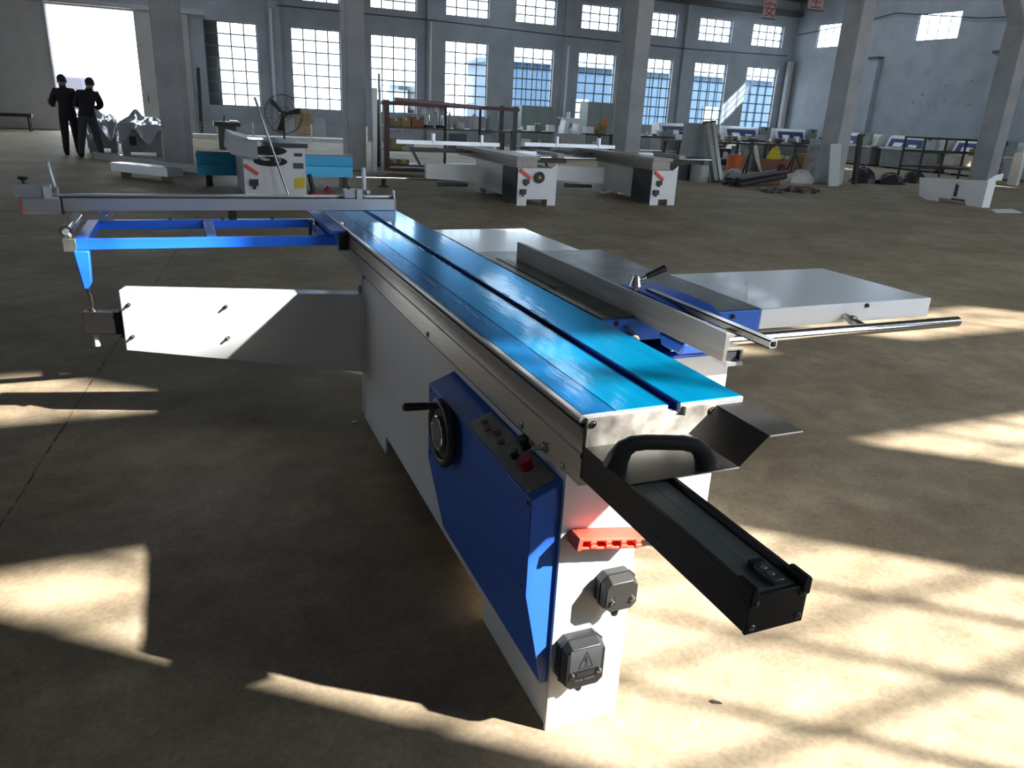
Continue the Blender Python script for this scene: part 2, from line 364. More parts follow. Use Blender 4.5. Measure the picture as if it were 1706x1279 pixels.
# sliding doors either side of the open doorway
for n_, (x0, x1, lab) in enumerate(((-5.75, -3.76, 'grey sheet sliding door pushed away from the doorway, long batten beside it'), (-1.10, .62, 'grey sheet sliding door leaf standing open beside the concrete pillar'))):
    d = thing('door_%d' % (n_+1), ((x0+x1)/2, YB-.1, 0), lab, 'door', kind='structure')
    MB().box(x0, x1, YB-.13, YB-.08, .03, DZ+.03).build('leaf', DOORM, d)
    MB().box(x0, x0+.06, YB-.16, YB-.13, .03, DZ+.03).box(x1-.06, x1, YB-.16, YB-.13, .03, DZ+.03).box(x0, x1, YB-.155, YB-.13, 2.0, 2.06).build('rail', DOORM, d)
    MB().cyl((x0+.2, YB-.2, 1.05), (x0+.2, YB-.2, 1.3), .015, n=8).build('handle', DARKS, d)
MB().box(-6.2, 1.2, YB-.2, YB-.02, DZ+.05, DZ+.2).build('trim_2', DOORM, label='sliding door track above the open doorway', cat='track', kind='structure')
MB(Matrix.Translation((-5.9, YB-.2, 0)) @ Matrix.Rotation(-.03, 4, 'Y')).box(-.05, .05, -.05, .05, 0, 4.4).build('trim_3', WHITE, label='white batten standing on the wall beyond the doorway', cat='batten', kind='structure')
for x in (BX-BB*2, BX, BX+BB, BX+2*BB, BX+3*BB):
    MB().box(x-.22, x+.22, YB-.16, YB-.002, 0, 6.28).build('pilaster', WALLM, label='plaster pilaster between the bays of the windowed wall', cat='pilaster', group='wall pilasters', kind='structure')
for x, z0, z1, e_ in ((BX-.12, 1.3, 4.5, 'behind the fan'), (BX+BB-.1, 1.2, 4.55, 'behind the dark red rack'), (BX+2*BB-.05, 1.2, 4.1, 'between the grey-green cabinets')):
    MB().cyl((x, YB-.22, z0), (x, YB-.22, z1), .05, n=12).build('downpipe', mat('pipe_white', (.62, .63, .65), .5), label='white pipe running down a wall pilaster '+e_, cat='pipe', group='wall pipes')
MB().cyl((27.75, YB-.3, 0), (27.75, YB-.3, 4.3), .17, n=16).build('downpipe', COLM, label='thick grey pipe standing in the corner of the hall', cat='pipe')
for y in (26.55, 20.8, 15.0):
    MB().box(XE-.22, XE-.002, y-.22, y+.22, 0, 4.25).build('pilaster', WALLM, label='short pilaster against the end wall, dark top', cat='pilaster', group='end wall pilasters', kind='structure').data
    MB().box(XE-.3, XE-.002, y-.28, y+.28, 4.25, 4.34).build('trim_4', RUST, label='dark bracket capping an end wall pilaster', cat='bracket', group='pilaster brackets', kind='structure')
def pillar(x, y, wx_, wy, label, cap=False):
    b = MB().box(x-wx_/2, x+wx_/2, y, y+wy, 0, 8.4)
    if cap: b.prism([(x-wx_/2, 4.35), (x-wx_/2-.45, 4.95), (x-wx_/2-.45, 5.3), (x+wx_/2+.1, 5.3), (x+wx_/2+.1, 4.35)], 'y', y+.05, y+wy-.05)
    b.build('pillar', COLM, label=label, cat='pillar', kind='structure', bevel=.02)
pillar(-.11, 17.4, .42, .6, 'freestanding concrete pillar beside the wrapped machines and the doorway')
MB().box(.10, .24, 17.55, 18.0, 0, 8.4).build('trim_5', COLM, label='narrow service duct fixed to the pillar near the doorway', cat='duct', kind='structure')
pillar(3.62, 17.5, .40, .6, 'freestanding concrete pillar beside the dark red storage rack')
pillar(9.62, 15.75, .40, .62, 'freestanding concrete pillar behind the second grey panel saw')
pillar(15.95, 15.7, .42, .62, 'concrete pillar with a bracket head and a board leaning on it', True)
pillar(22.0, 15.75, .42, .62, 'concrete pillar behind the empty steel rack', True)
# cable along the end wall
MB().tube([(27.9, 31.6, 5.5), (27.9, 28, 5.75), (27.9, 26, 6.0), (27.9, 22, 5.5), (27.9, 18, 5.35), (27.9, 12, 5.3)], .02, 6).build('cable', RUBBER, label='black cable strung along the end wall under the roof', cat='cable')
MB().tube([(3.7, YB-.2, 4.62), (9.6, YB-.2, 4.62), (15.7, YB-.2, 4.5), (21.8, YB-.2, 4.45), (27.5, YB-.2, 4.55)], .018, 6).build('cable', RUBBER, label='black cable strung between the two window rows', cat='cable')
wr = thing('wall_writing', (XE-.01, 22.8, 2.6), 'faded red and black brush writing on the end wall', 'writing')
WRM = mat('faded_red_paint', (.30, .24, .25), .9); WRK = mat('faded_black_paint', (.17, .18, .20), .9)
for j in range(4):
    for i in range(9):
        if random.random() < .72:
            y = 24.3-i*.36+random.uniform(-.05, .05); z = 3.62-j*.36+random.uniform(-.04, .04)
            b = MB()
            for q in range(3):
                yy, zz, L_ = y+random.uniform(-.1, .1), z+random.uniform(-.09, .09), random.uniform(.05, .13)
                if q % 2: b.box(XE-.006, XE-.002, yy-.012, yy+.012, zz-L_/2, zz+L_/2)
                else: b.box(XE-.0065, XE-.0025, yy-L_/2, yy+L_/2, zz-.012, zz+.012)
            b.build('brush_mark', WRM if random.random() < .7 else WRK, wr, kind='stuff')
# ------------------------------------------------------------------ outside
def box_building(name, x0, x1, y0, y1, z1, M, label):
    t = thing(name, ((x0+x1)/2, (y0+y1)/2, -.05), label, 'building')
    MB().box(x0, x1, y0, y1, -.05, z1).build('wall', M, t)
    MB().prism([(y0-.3, z1), (y1+.3, z1), ((y0+y1)/2, z1+.3)], 'x', x0-.3, x1+.3).build('roof', M, t)
    b = MB()
    for i in range(int((x1-x0)/.6)): b.box(x0+.3+i*.6-.03, x0+.3+i*.6+.03, y0-.04, y0, 0, z1)
    b.build('sheet_rib', M, t)
    for k in range(3):
        xx = x0+(k+.5)*(x1-x0)/3; MB().box(xx-.7, xx+.7, y0-.06, y0-.01, 1.0, 2.2).build('window', GREENG, t)
SHED = mat('blue_sheet_metal', (.022, .055, .10), .5)
box_building('blue_shed', 16.2, 44, 40.5, 46, 3.85, SHED, 'blue sheet-metal shed seen through the panes of the windowed wall')
box_building('pale_shed', 11.6, 14.0, 44.5, 47, 2.4, mat('pale_blue_sheet', (.07, .10, .13), .6), 'pale low shed beyond the blue shed outside')
vn = thing('van', (-4.2, 38.5, -.05), 'white van parked outside the open doorway', 'van')
VANW = mat('van_lilac_white', (.05, .048, .08), .3)
MB().prism([(37.3, .35), (37.25, 1.0), (37.6, 1.15), (37.95, 1.85), (41.6, 1.9), (41.7, .35)], 'x', -5.4, -3.35).build('body', VANW, vn, bevel=.06)
MB().prism([(37.52, 1.16), (37.86, 1.78), (37.9, 1.78), (37.56, 1.16)], 'x', -5.2, -3.55).build('windscreen', CHAR, vn)
MB().box(-3.36, -3.34, 38.1, 39.0, 1.2, 1.7).build('side_window', CHAR, vn)
MB().box(-3.3, -3.1, 37.75, 37.82, 1.2, 1.42).build('mirror', CHAR, vn)
for y in (38.1, 40.9):
    for x in (-5.35, -3.55): MB().cyl((x, y, .28), (x+.2, y, .28), .33, n=20).build('wheel', RUBBER, vn)
MB().box(-5.35, -3.4, 37.2, 37.28, .4, .6).build('bumper', GREYP, vn)
MB().cyl((-2.35, 37, -.05), (-2.62, 37, 2.0), .05, n=8).build('gate_post', GREYP, label='slanting grey post outside the doorway beside the van', cat='post')
# ------------------------------------------------------------------ the sliding panel saw in front
SAW = thing('panel_saw', (1.0, 2.6, 0), 'large blue and white sliding panel saw with long blue film-covered sliding table', 'panel saw')
H = .885
TX0, TX1, TY0, TY1 = .694, 1.094, 1.226, 4.44
# cabinet: left wall with feet, near plate, far wall
CX, CYN, CYF, CZ = .716, 1.31, 3.42, .728
cab = MB()
cab.prism([(CYN, 0), (1.765, 0), (1.765, .07), (2.98, .085), (2.98, 0), (CYF, 0), (CYF, CZ), (CYN, CZ)], 'x', CX, CX+.012)
cab.prism([(CYN+.012, .1), (1.9, .1), (1.9, CZ), (CYN+.012, CZ)], 'x', .885, .897)
cab.box(CX, 1.6, CYF-.012, CYF, .085, CZ)
cab.box(CX+.012, .9, CYN+.01, CYF-.012, .09, .10).box(CX+.012, .9, CYN+.01, CYF-.012, CZ-.014, CZ-.002)
cabinet = cab.build('cabinet', WHITE, SAW, bevel=.0015)
MB().box(.709, .912, CYN-.006, CYN+.004, 0, .735).build('end_plate', WHITE, SAW, bevel=.002)
MB().box(CX-.006, CX+.004, CYF-.03, CYF+.004, .03, CZ).build('corner_angle', WHITE, SAW, bevel=.003)
MB().cyl((CX-.008, CYF-.01, .60), (CX-.008, CYF-.01, .66), .012, n=12).build('hinge', GREYP, SAW)
# wide saw body under the fixed tables
bd = MB().box(.91, 1.615, 1.905, 3.40, .07, .735)
for x0, x1 in ((.93, 1.03), (1.5, 1.615)):
    for y0, y1 in ((1.905, 2.05), (3.25, 3.40)): bd.box(x0, x1, y0, y1, 0, .07)
bd.build('saw_body', WHITE, SAW, bevel=.003)
# lower aluminium rail along the left side
rail = MB().prism([(.698, .728), (.698, .790), (.694, .794), (.694, .800), (.698, .804), (.697, .842), (.694, .848), (.692, .860), (.700, .860), (.704, .842), (.74, .833), (.74, .735), (.712, .728)], 'y', 1.222, 4.30).build('side_rail', ALU, SAW)
MB().box(.7075, .7158, 1.5, 3.36, .714, .7278).build('seam_strip', BLACK, rail)
for px, py in ((607, 462), (713, 557), (870, 708), (938, 778)): bolt(rail, PX(px, py, .698), (-1, 0, 0), .0075, .006)
lt = PX(903, 745, .69); bolt(rail, lt+Vector((.008, 0, 0)), (-1, 0, 0), .010, .012)
MB().cyl(lt+Vector((-.002, 0, 0)), lt+Vector((-.024, 0, 0)), .006, n=10).build('stud', CHROME, rail)
# sliding table: extruded profile with a groove under its edge, dark inside
prof = [(TX0, H), (.898, H), (.898, .868), (.929, .868), (.929, H), (TX1, H), (TX1, .872), (1.03, .868), (1.02, .835), (.74, .835), (.712, .845), (.712, .866), (.6905, .868), (.688, .872), (.688, .882)]
table = MB().prism(prof, 'y', TY0, TY1).build('sliding_table', ALUW, SAW, bevel=.001)
MB().box(.6985, .7135, TY0+.006, TY1-.01, .8605, .8675).build('edge_groove', RUBBER, table)
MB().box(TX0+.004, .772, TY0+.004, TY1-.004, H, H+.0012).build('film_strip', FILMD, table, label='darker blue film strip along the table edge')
MB().box(.773, .897, TY0+.004, TY1-.004, H, H+.0012).build('film_strip', FILM, table)
MB().box(.930, TX1-.003, TY0+.004, TY1-.004, H, H+.0012).build('film_strip', FILM, table)
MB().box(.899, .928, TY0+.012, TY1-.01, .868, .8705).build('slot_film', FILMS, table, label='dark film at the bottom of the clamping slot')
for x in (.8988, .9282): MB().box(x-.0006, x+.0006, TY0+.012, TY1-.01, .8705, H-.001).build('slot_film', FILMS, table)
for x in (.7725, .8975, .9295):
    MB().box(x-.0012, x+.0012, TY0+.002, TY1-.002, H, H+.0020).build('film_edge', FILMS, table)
rnd = random.Random(3)
wk = MB()                                     # curled film slivers along the seams
for x in (.748, .8935, .934):
    y = 1.9
    while y < 4.1:
        L_ = rnd.uniform(.02, .09)
        if rnd.random() < .6:
            dx = rnd.uniform(-.003, .003); wk.box(x+dx-.0012, x+dx+.0012, y, y+L_, H+.0008, H+.0022)
        y += L_+rnd.uniform(.0, .05)
wk.build('film_wrinkle', mat('curled_film', (.85, .9, .95), .25, 0), table, kind='stuff')
# near end: bare steel closing sheet with grease marks
es = MB().prism([(.701, .805), (.935, .805), (1.015, .868), (1.015, .881), (.935, .881), (.935, .862), (.893, .862), (.893, .881), (.701, .881)], 'y', 1.214, 1.224).build('end_sheet', STAIN, SAW)
for x, z in ((.712, .869), (1.002, .868)): bolt(es, (x, 1.214, z), (0, -1, 0), .006, .005)
# black slide beam with grey track
BY0, BY1 = .700, 2.6
BXL, BXR, BZ0, BZ1 = .700, .806, .746, .812
beam = MB().prism([(BXL, BZ0), (BXR, BZ0), (BXR, BZ1+.006), (BXR-.010, BZ1+.006), (BXR-.012, BZ1-.004), (BXL+.012, BZ1-.004), (BXL+.010, BZ1+.006), (BXL, BZ1+.006)], 'y', BY0+.006, BY1).build('slide_beam', BLACK, SAW, bevel=.0012)
for x0, x1 in ((BXL+.018, .7515), (.7525, BXR-.018)):
    MB().box(x0, x1, BY0+.01, BY1, BZ1-.004, BZ1-.0015).build('track_strip', INLAY, beam)
ec = MB().box(BXL-.001, BXR+.001, BY0, BY0+.006, BZ0-.001, BZ1-.002).build('end_cap', PLASTIC, beam, bevel=.001)
for x in (BXL+.010, BXR-.009):
    for z in (BZ0+.011, BZ1-.014): bolt(beam, (x, BY0, z), (0, -1, 0), .0042, .004)
MB().prism([(BXL-.003, BZ1-.018), (BXL+.013, BZ1-.018), (BXL+.013, BZ1+.010), (BXL+.008, BZ1+.014), (BXL+.002, BZ1+.014), (BXL-.003, BZ1+.009)], 'y', BY0-.003, BY0+.036).build('bumper', RUBBER, beam, bevel=.003)
MB().prism([(BXR+.004, BZ1-.018), (BXR-.013, BZ1-.018), (BXR-.013, BZ1+.010), (BXR-.008, BZ1+.014), (BXR-.001, BZ1+.014), (BXR+.004, BZ1+.009)], 'y', BY0-.003, BY0+.036).build('bumper', RUBBER, beam, bevel=.003)
cb = MB().box(.7475, .7705, BY0+.012, BY0+.068, BZ1-.0015, BZ1+.0085).build('stop_block', mat('slate_anodised', (.10, .11, .14), .35, .4), beam, bevel=.002)
MB().box(.7465, .7715, BY0+.056, BY0+.070, BZ1-.0015, BZ1+.010).build('stop_pad', RUBBER, beam, bevel=.002)
for y in (BY0+.030, BY0+.046): bolt(beam, (.759, y, BZ1+.0085), (0, 0, 1), .0045, .001, STEEL)
MB().cyl((BXL-.0008, .94, .772), (BXL+.004, .94, .772), .003, n=10).build('hole', RUBBER, beam)
# black bent guard sheet with pull handle
gz = .817
gs = MB()
pf = [(.702, .770), (.702, gz), (.951, gz), (1.015, .876), (1.098, .876)]
th = .0022
def sheet(b, pts, ya, yb, t):
    n = len(pts); off = []
    for i in range(n):
        a = Vector(pts[max(i-1, 0)]); c = Vector(pts[min(i+1, n-1)]); d = (c-a).normalized(); off.append((pts[i][0]-d.y*t*-1*0+(-d.y)*t, pts[i][1]+d.x*t))
    vv = []; ff = []
    for (p, q) in zip(pts, off): vv += [(p[0], ya, p[1]), (p[0], yb, p[1]), (q[0], yb, q[1]), (q[0], ya, q[1])]
    for i in range(n-1):
        k = i*4
        for e in range(4): ff.append((k+e, k+(e+1) % 4, k+4+(e+1) % 4, k+4+e))
    ff += [(0, 1, 2, 3), tuple(range((n-1)*4+3, (n-1)*4-1, -1))]
    b.add(vv, ff)
sheet(gs, pf, 1.046, 1.213, th)
guard = gs.build('guard_sheet', BLACK, SAW)
MB().box(.80, .951, 1.0452, 1.0462, gz-.0005, gz+th).build('bare_edge', ALUW, guard)
MB().box(1.015, 1.098, 1.0452, 1.0462, .8755, .876+th).build('bare_edge', ALUW, guard)
ha = Vector((.712, 1.116, gz+.0022)); hd = (Vector((.884, 1.060, gz+.0022))-ha)
ctrl = [(0, 0), (.03, .022), (.085, .041), (.17, .051), (.30, .054), (.5, .054), (.70, .0535), (.83, .049), (.92, .036), (.975, .018), (1, 0)]
MB().sweep([ha+hd*t+Vector((0, 0, z)) for t, z in ctrl], [.048, .042, .035, .029, .027, .027, .027, .030, .036, .042, .046], .030, up=hd.cross(Vector((0, 0, 1))).normalized(), pw=3).build('handle', mat('handle_plastic', (.045, .044, .045), .38), guard)
# blue control box on the left side of the cabinet
bx_ = MB().prism([(.7155, .690), (.635, .657), (.635, .41), (.690, .145), (.7155, .145)], 'y', 1.313, 2.082)
cbox = bx_.build('control_box', BLUE, SAW, bevel=.002)
for px, py in ((717, 650), (717, 752), (880, 838), (870, 975)):
    p = PX(px, py, .635 if py < 960 else .6365); bolt(cbox, p, (-1, 0, 0), .005, .003, PLASTIC, 'screw')
def on_top(y, s, up=0):                       # a point on the slanted lid: s 0 = outer edge, 1 = wall
    a = Vector((.635, y, .657)); b = Vector((.7155, y, .690)); n = Vector((-(b.z-a.z), 0, b.x-a.x)).normalized(); return a+(b-a)*s+n*up
LN = (on_top(0, 0, 1)-on_top(0, 0, 0))
def lidbox(y0, y1, s0, s1, h0, h1, name, M, par):
    c = [on_top(y0, s0, h0), on_top(y0, s1, h0), on_top(y1, s1, h0), on_top(y1, s0, h0), on_top(y0, s0, h1), on_top(y0, s1, h1), on_top(y1, s1, h1), on_top(y1, s0, h1)]
    return MB().add(c, [(0, 3, 2, 1), (4, 5, 6, 7), (0, 1, 5, 4), (1, 2, 6, 5), (2, 3, 7, 6), (3, 0, 4, 7)]).build(name, M, par)
lidbox(1.34, 1.745, .05, .90, 0, .0012, 'control_panel', mat('grey_overlay', (.30, .27, .24), .3, var=.25, scale=25), cbox)
for y, s in ((1.347, .09), (1.738, .09), (1.347, .86), (1.738, .86)): bolt(cbox, on_top(y, s, .0012), LN, .003, .002, CHROME, 'screw')
def button(y, s, r, h, M, name, lab=None, flare=1.0):
    b = MB().cyl(on_top(y, s, .001), on_top(y, s, .006), r*.9, n=20).cyl(on_top(y, s, .006), on_top(y, s, h), r*.75, r*flare, n=20).build(name, M, cbox)
    if lab: b['label'] = lab
    MB().torus(on_top(y, s, .002), LN, r*1.0, .0015, 24, 6).build('button_ring', CHROME, cbox)
button(1.425, .5, .017, .030, REDD, 'emergency_button', 'red mushroom emergency stop button', 1.1)
button(1.490, .46, .012, .020, PLASTIC, 'selector_switch', 'black selector switch with pointer')
MB().box(on_top(1.49, .46, .02).x-.011, on_top(1.49, .46, .02).x+.011, 1.487, 1.493, on_top(1.49, .46, .02).z-.004, on_top(1.49, .46, .02).z+.003).build('pointer', mat('pointer_grey', (.5, .5, .5), .4), cbox)
button(1.505, .88, .014, .034, PLASTIC, 'push_button', 'black knob next to the selector switch', 1.05)
button(1.575, .45, .010, .009, mat('dull_maroon', (.20, .05, .05), .5), 'push_button', 'dull red push button')
button(1.625, .55, .010, .009, mat('dull_brown', (.12, .10, .08), .5), 'push_button')
button(1.665, .42, .010, .009, mat('dull_red', (.22, .06, .06), .5), 'push_button')
button(1.705, .5, .010, .009, mat('dull_green', (.09, .13, .09), .5), 'push_button')
# handwheel
hw = Vector((.612, 1.878, .582))
wheel = MB().torus(hw, (1, 0, 0), .088, .013, 40, 12).cyl(hw+Vector((.023, 0, 0)), hw+Vector((-.004, 0, 0)), .080, .072, 36).build('handwheel', PLASTIC, SAW)
MB().cyl(hw+Vector((-.002, 0, 0)), hw+Vector((-.014, 0, 0)), .050, .050, 32).build('dial', mat('dial_grey', (.20, .20, .21), .3), wheel)
MB().torus(hw+Vector((-.014, 0, 0)), (1, 0, 0), .049, .0025, 36, 8).build('dial_ring', CHROME, wheel)
gp = hw+Vector((-.008, .012, .078))
MB().cyl(gp, gp+Vector((-.03, .01, -.002)), .009, .010, 14).cyl(gp+Vector((-.03, .01, -.002)), gp+Vector((-.088, .03, -.006)), .011, .012, 14).cyl(gp+Vector((-.088, .03, -.006)), gp+Vector((-.094, .032, -.0064)), .012, .007, 14).build('grip', PLASTIC, wheel)
MB().cyl((.636, 1.878, .582), hw+Vector((.02, 0, 0)), .03, n=18).build('hub', PLASTIC, wheel)
# red tool holder
th_ = MB(Matrix.Translation((.816, 1.3035, .546)) @ Matrix.Rotation(.165, 4, 'Y'))
th_.box(-.087, -.076, -.046, 0, -.016, .015)
th_.prism([(0, .0165), (-.046, .013), (-.046, .007), (0, .008)], 'x', -.077, .087)
th_.prism([(0, -.006), (-.042, -.010), (-.042, -.0155), (0, -.014)], 'x', -.077, .080)
th_.box(-.077, .087, -.004, 0, -.014, .016)
for k in range(4):
    xx = -.058+k*.040; th_.box(xx, xx+.016, -.048, -.004, .002, .009); th_.box(xx+.006, xx+.024, -.044, -.004, -.013, -.005)
th_.build('tool_holder', RED, SAW, bevel=.001)
# junction boxes
def jbox(x0, x1, z0, z1, dep, M, nm, tri):
    y = 1.304; c = .016
    def oct_(a0, a1, b0, b1, c): return [(a0+c, b0), (a1-c, b0), (a1, b0+c), (a1, b1-c), (a1-c, b1), (a0+c, b1), (a0, b1-c), (a0, b0+c)]
    b = MB().prism(oct_(x0, x1, z0, z1, c), 'y', y-dep*.42, y)
    j = b.build('junction_box', M, SAW, bevel=.002)
    j['label'] = nm
    MB().prism(oct_(x0-.002, x1+.002, z0-.002, z1+.002, c), 'y', y-dep*.50, y-dep*.42).build('gasket', PLASTIC, j)
    lid = MB(); p0 = oct_(x0, x1, z0, z1, c); p1 = oct_(x0+.003, x1-.003, z0+.003, z1-.011, c*.9)
    lid.add([(p[0], y-dep*.50, p[1]) for p in p0]+[(p[0], y-dep, p[1]) for p in p1], [tuple(range(8)), tuple(range(15, 7, -1))]+[(i, (i+1) % 8, (i+1) % 8+8, i+8) for i in range(8)])
    lid.build('lid', M, j, bevel=.002)
    zs = z0+(z1-z0)*.33
    for x in (x0+.020, x1-.016): bolt(j, (x, y-dep, zs), (0, -1, 0), .0055, .007, CHROME, 'screw')
    xm = (x0+x1)/2
    MB().cyl((xm, y-dep*.5, z0), (xm, y-dep*.5, z0-.018), .012, .011, 6).cyl((xm, y-dep*.5, z0-.018), (xm, y-dep*.5, z0-.026), .010, .008, 12).build('cable_gland', PLASTIC, j)
    yf = y-dep-.0004
    if tri:
        MB().box(x0+.012, x1-.012, yf-.0002, yf+.002, zs+.012, z1-.014).build('label_plate', mat('slate_sticker', (.075, .085, .09), .45), j)
        zt = z1-.022; zb = zs+.018; hw_ = .019
        tr = MB(); P3 = [(xm, zt), (xm+hw_, zb), (xm-hw_, zb)]
        for a, b_ in ((0, 1), (1, 2), (2, 0)):
            A, B = Vector((P3[a][0], 0, P3[a][1])), Vector((P3[b_][0], 0, P3[b_][1])); d = (B-A).normalized(); n = Vector((-d.z, 0, d.x))*.0012
            tr.add([(A+n)+Vector((0, yf-.0006, 0)), (A-n)+Vector((0, yf-.0006, 0)), (B-n)+Vector((0, yf-.0006, 0)), (B+n)+Vector((0, yf-.0006, 0))], [(0, 1, 2, 3)])
        tr.build('warning_triangle', RUBBER, j, label='high voltage warning triangle with lightning arrow')
        q = (zt-zb)/30
        bo = [(xm-.003, zt-9*q), (xm+.003, zt-8*q), (xm+.001, zt-15*q), (xm+.004, zt-15*q), (xm+.002, zb+6*q), (xm+.005, zb+6*q), (xm+.0005, zb+2*q), (xm-.003, zb+6*q), (xm, zb+6*q), (xm, zt-18*q), (xm-.0045, zt-18*q)]
        MB().add([(x, yf-.0006, z) for x, z in bo], [tuple(range(len(bo)))]).build('lightning_arrow', RUBBER, j)
        MB().box(xm-.022, xm+.022, yf-.0006, yf, zs-.006, zs+.006).build('name_plate', PLASTIC, j)
        text('embossed_text', 'HP-202 10P/500V', mat('emboss_grey', (.16, .16, .16), .5), j, (xm, yf-.0008, zs-.016), (PI/2, 0, 0), .0075)
    else:
        MB().box(xm-.020, xm+.016, yf-.0006, yf, zs-.002, zs+.014).build('name_plate', PLASTIC, j)
    return j
jbox(.812, .902, .357, .447, .050, GREYPL, 'smaller dark grey junction box under the red tool holder', False)
jbox(.722, .830, .160, .287, .052, mat('black_bakelite', (.018, .018, .02), .42), 'larger black junction box with warning triangle', True)
# swing arm: tapered white board, telescopic end
aL = Vector((-.306, 3.62, 0)); aR = Vector((.722, 3.36, 0)); ad = (aR-aL).normalized(); an = Vector((-ad.y, ad.x, 0))
def armp(t, d, z): p = aL+(aR-aL)*t+an*d; return (p.x, p.y, z)
ab = MB(); zt0, zt1, zb0, zb1 = .632, .625, .355, .248
pts = [armp(0, 0, zb0), armp(1, 0, zb1), armp(1, 0, zt1), armp(0, 0, zt0), armp(0, .09, zb0), armp(1, .09, zb1), armp(1, .09, zt1), armp(0, .09, zt0)]
ab.add(pts, [(0, 1, 2, 3), (4, 7, 6, 5), (0, 4, 5, 1), (3, 2, 6, 7), (0, 3, 7, 4), (1, 5, 6, 2)])
arm = ab.build('swing_arm', WHITE2, SAW, bevel=.006)
for px, py in ((215, 507), (222, 560), (377, 510), (381, 562)):
    d = ray(px, py); k = an.dot(aL-C0)/an.dot(d); p = C0+d*k; bolt(arm, p, -an, .006, .016)
tube = MB(); e0, e1 = -.16, .05
tube.add([armp(e0, .02, .425), armp(e1, .02, .425), armp(e1, .02, .527), armp(e0, .02, .527), armp(e0, .075, .425), armp(e1, .075, .425), armp(e1, .075, .527), armp(e0, .075, .527)], [(0, 1, 2, 3), (4, 7, 6, 5), (0, 4, 5, 1), (3, 2, 6, 7), (0, 3, 7, 4), (1, 5, 6, 2)])
tb = tube.build('telescopic_tube', BLACK, arm, bevel=.004)
MB().add([armp(-.01, .012, .415), armp(.02, .012, .415), armp(.02, .012, .537), armp(-.01, .012, .537), armp(-.01, .083, .415), armp(.02, .083, .415), armp(.02, .083, .537), armp(-.01, .083, .537)], [(0, 1, 2, 3), (4, 7, 6, 5), (0, 4, 5, 1), (3, 2, 6, 7), (0, 3, 7, 4), (1, 5, 6, 2)]).build('collar', RUBBER, arm)
ep = Vector(armp(-.125, .047, 0))
MB().cyl((ep.x, ep.y, .425), (ep.x, ep.y, .395), .009, n=12).cyl((ep.x, ep.y, .395), (ep.x, ep.y, .365), .011, .013, 12).build('lock_knob', WHITE, arm)
MB().cyl((ep.x, ep.y, .527), (ep.x, ep.y, .60), .008, n=12).cyl((ep.x, ep.y, .527), (ep.x, ep.y, .535), .02, n=16).build('support_pin', CHROME, arm)
# outrigger frame
OZ0, OZ1 = .795, .840
fr = thing('outrigger', (.1, 3.98, .79), 'x', 'x'); del fr['label']; del fr['category']; fr.parent = SAW; fr.location = WL[fr.name]-WL[SAW.name]
fr.name = 'outrigger_frame'; WL[fr.name] = Vector((.1, 3.98, .79))
MB().box(-.455, .655, 3.695, 3.735, OZ0, OZ1).build('near_bar', BLUEF, fr, bevel=.003)
MB().box(-.455, .655, 4.25, 4.29, OZ0, OZ1).build('far_bar', BLUEF, fr, bevel=.003)
MB().box(-.455, -.405, 3.735, 4.25, OZ0, OZ1).build('end_bar', BLUEF, fr, bevel=.003)
MB().box(.075, .118, 3.735, 4.25, OZ0+.004, OZ1-.002).build('cross_bar', BLUEF, fr, bevel=.003)
MB().box(.610, .655, 3.735, 4.25, OZ0, OZ1).build('end_bar', BLUEF, fr, bevel=.003)
MB().box(.612, .690, 3.60, 4.30, .862, .880).prism([(.655, .80), (.690, .80), (.690, .862), (.640, .862)], 'y', 3.62, 4.30).build('mounting_angle', BLUE, fr, bevel=.003)
MB().box(.648, .692, 3.585, 3.62, .79, .873).build('end_block', PLASTIC, fr, bevel=.003)
MB().box(-.497, -.448, 3.688, 3.742, OZ0-.004, OZ1+.004).build('corner_bracket', STEEL, fr, bevel=.002)
MB().prism([(-.462, OZ0), (-.400, OZ0), (-.408, .655), (-.425, .628), (-.443, .628)], 'y', 3.675, 3.725).build('leg', BLUEF, fr, bevel=.006)
MB().cyl((-.428, 3.70, .60), (-.428, 3.70, .64), .007, n=10).build('leg_screw', CHROME, fr)
for (x, y) in ((.585, 3.97), (.63, 4.06)):
    MB().tube([(x, y, .875), (x-.012, y-.01, .86), (x-.015, y-.015, .80)], .009, 8).build('clamp_lever', PLASTIC, fr)
rl = MB().cyl((-.486, 3.74, .868), (-.486, 4.17, .868), .026, n=24).build('roller', CHROME, fr)
MB().cyl((-.486, 3.725, .868), (-.486, 3.742, .868), .012, n=14).tube([(-.486, 3.732, .868), (-.468, 3.73, .845)], .006).build('roller_axle', ALUW, fr)
MB().box(-.40, -.335, 4.235, 4.25, .838, .887).build('fence_bracket', STEEL, fr); bolt(fr, (-.37, 4.235, .864), (0, -1, 0), .009, .006)
for x in (-.08, .17, .42): bolt(fr, (x, 4.27, OZ1), (0, 0, 1), .006, .010, DARKS)
bolt(fr, (.22, 4.262, .872), (0, -1, 0), .010, .012, DARKS)
MB().box(.20, .24, 4.262, 4.28, OZ1, .886).build('fence_bracket', DARKS, fr)
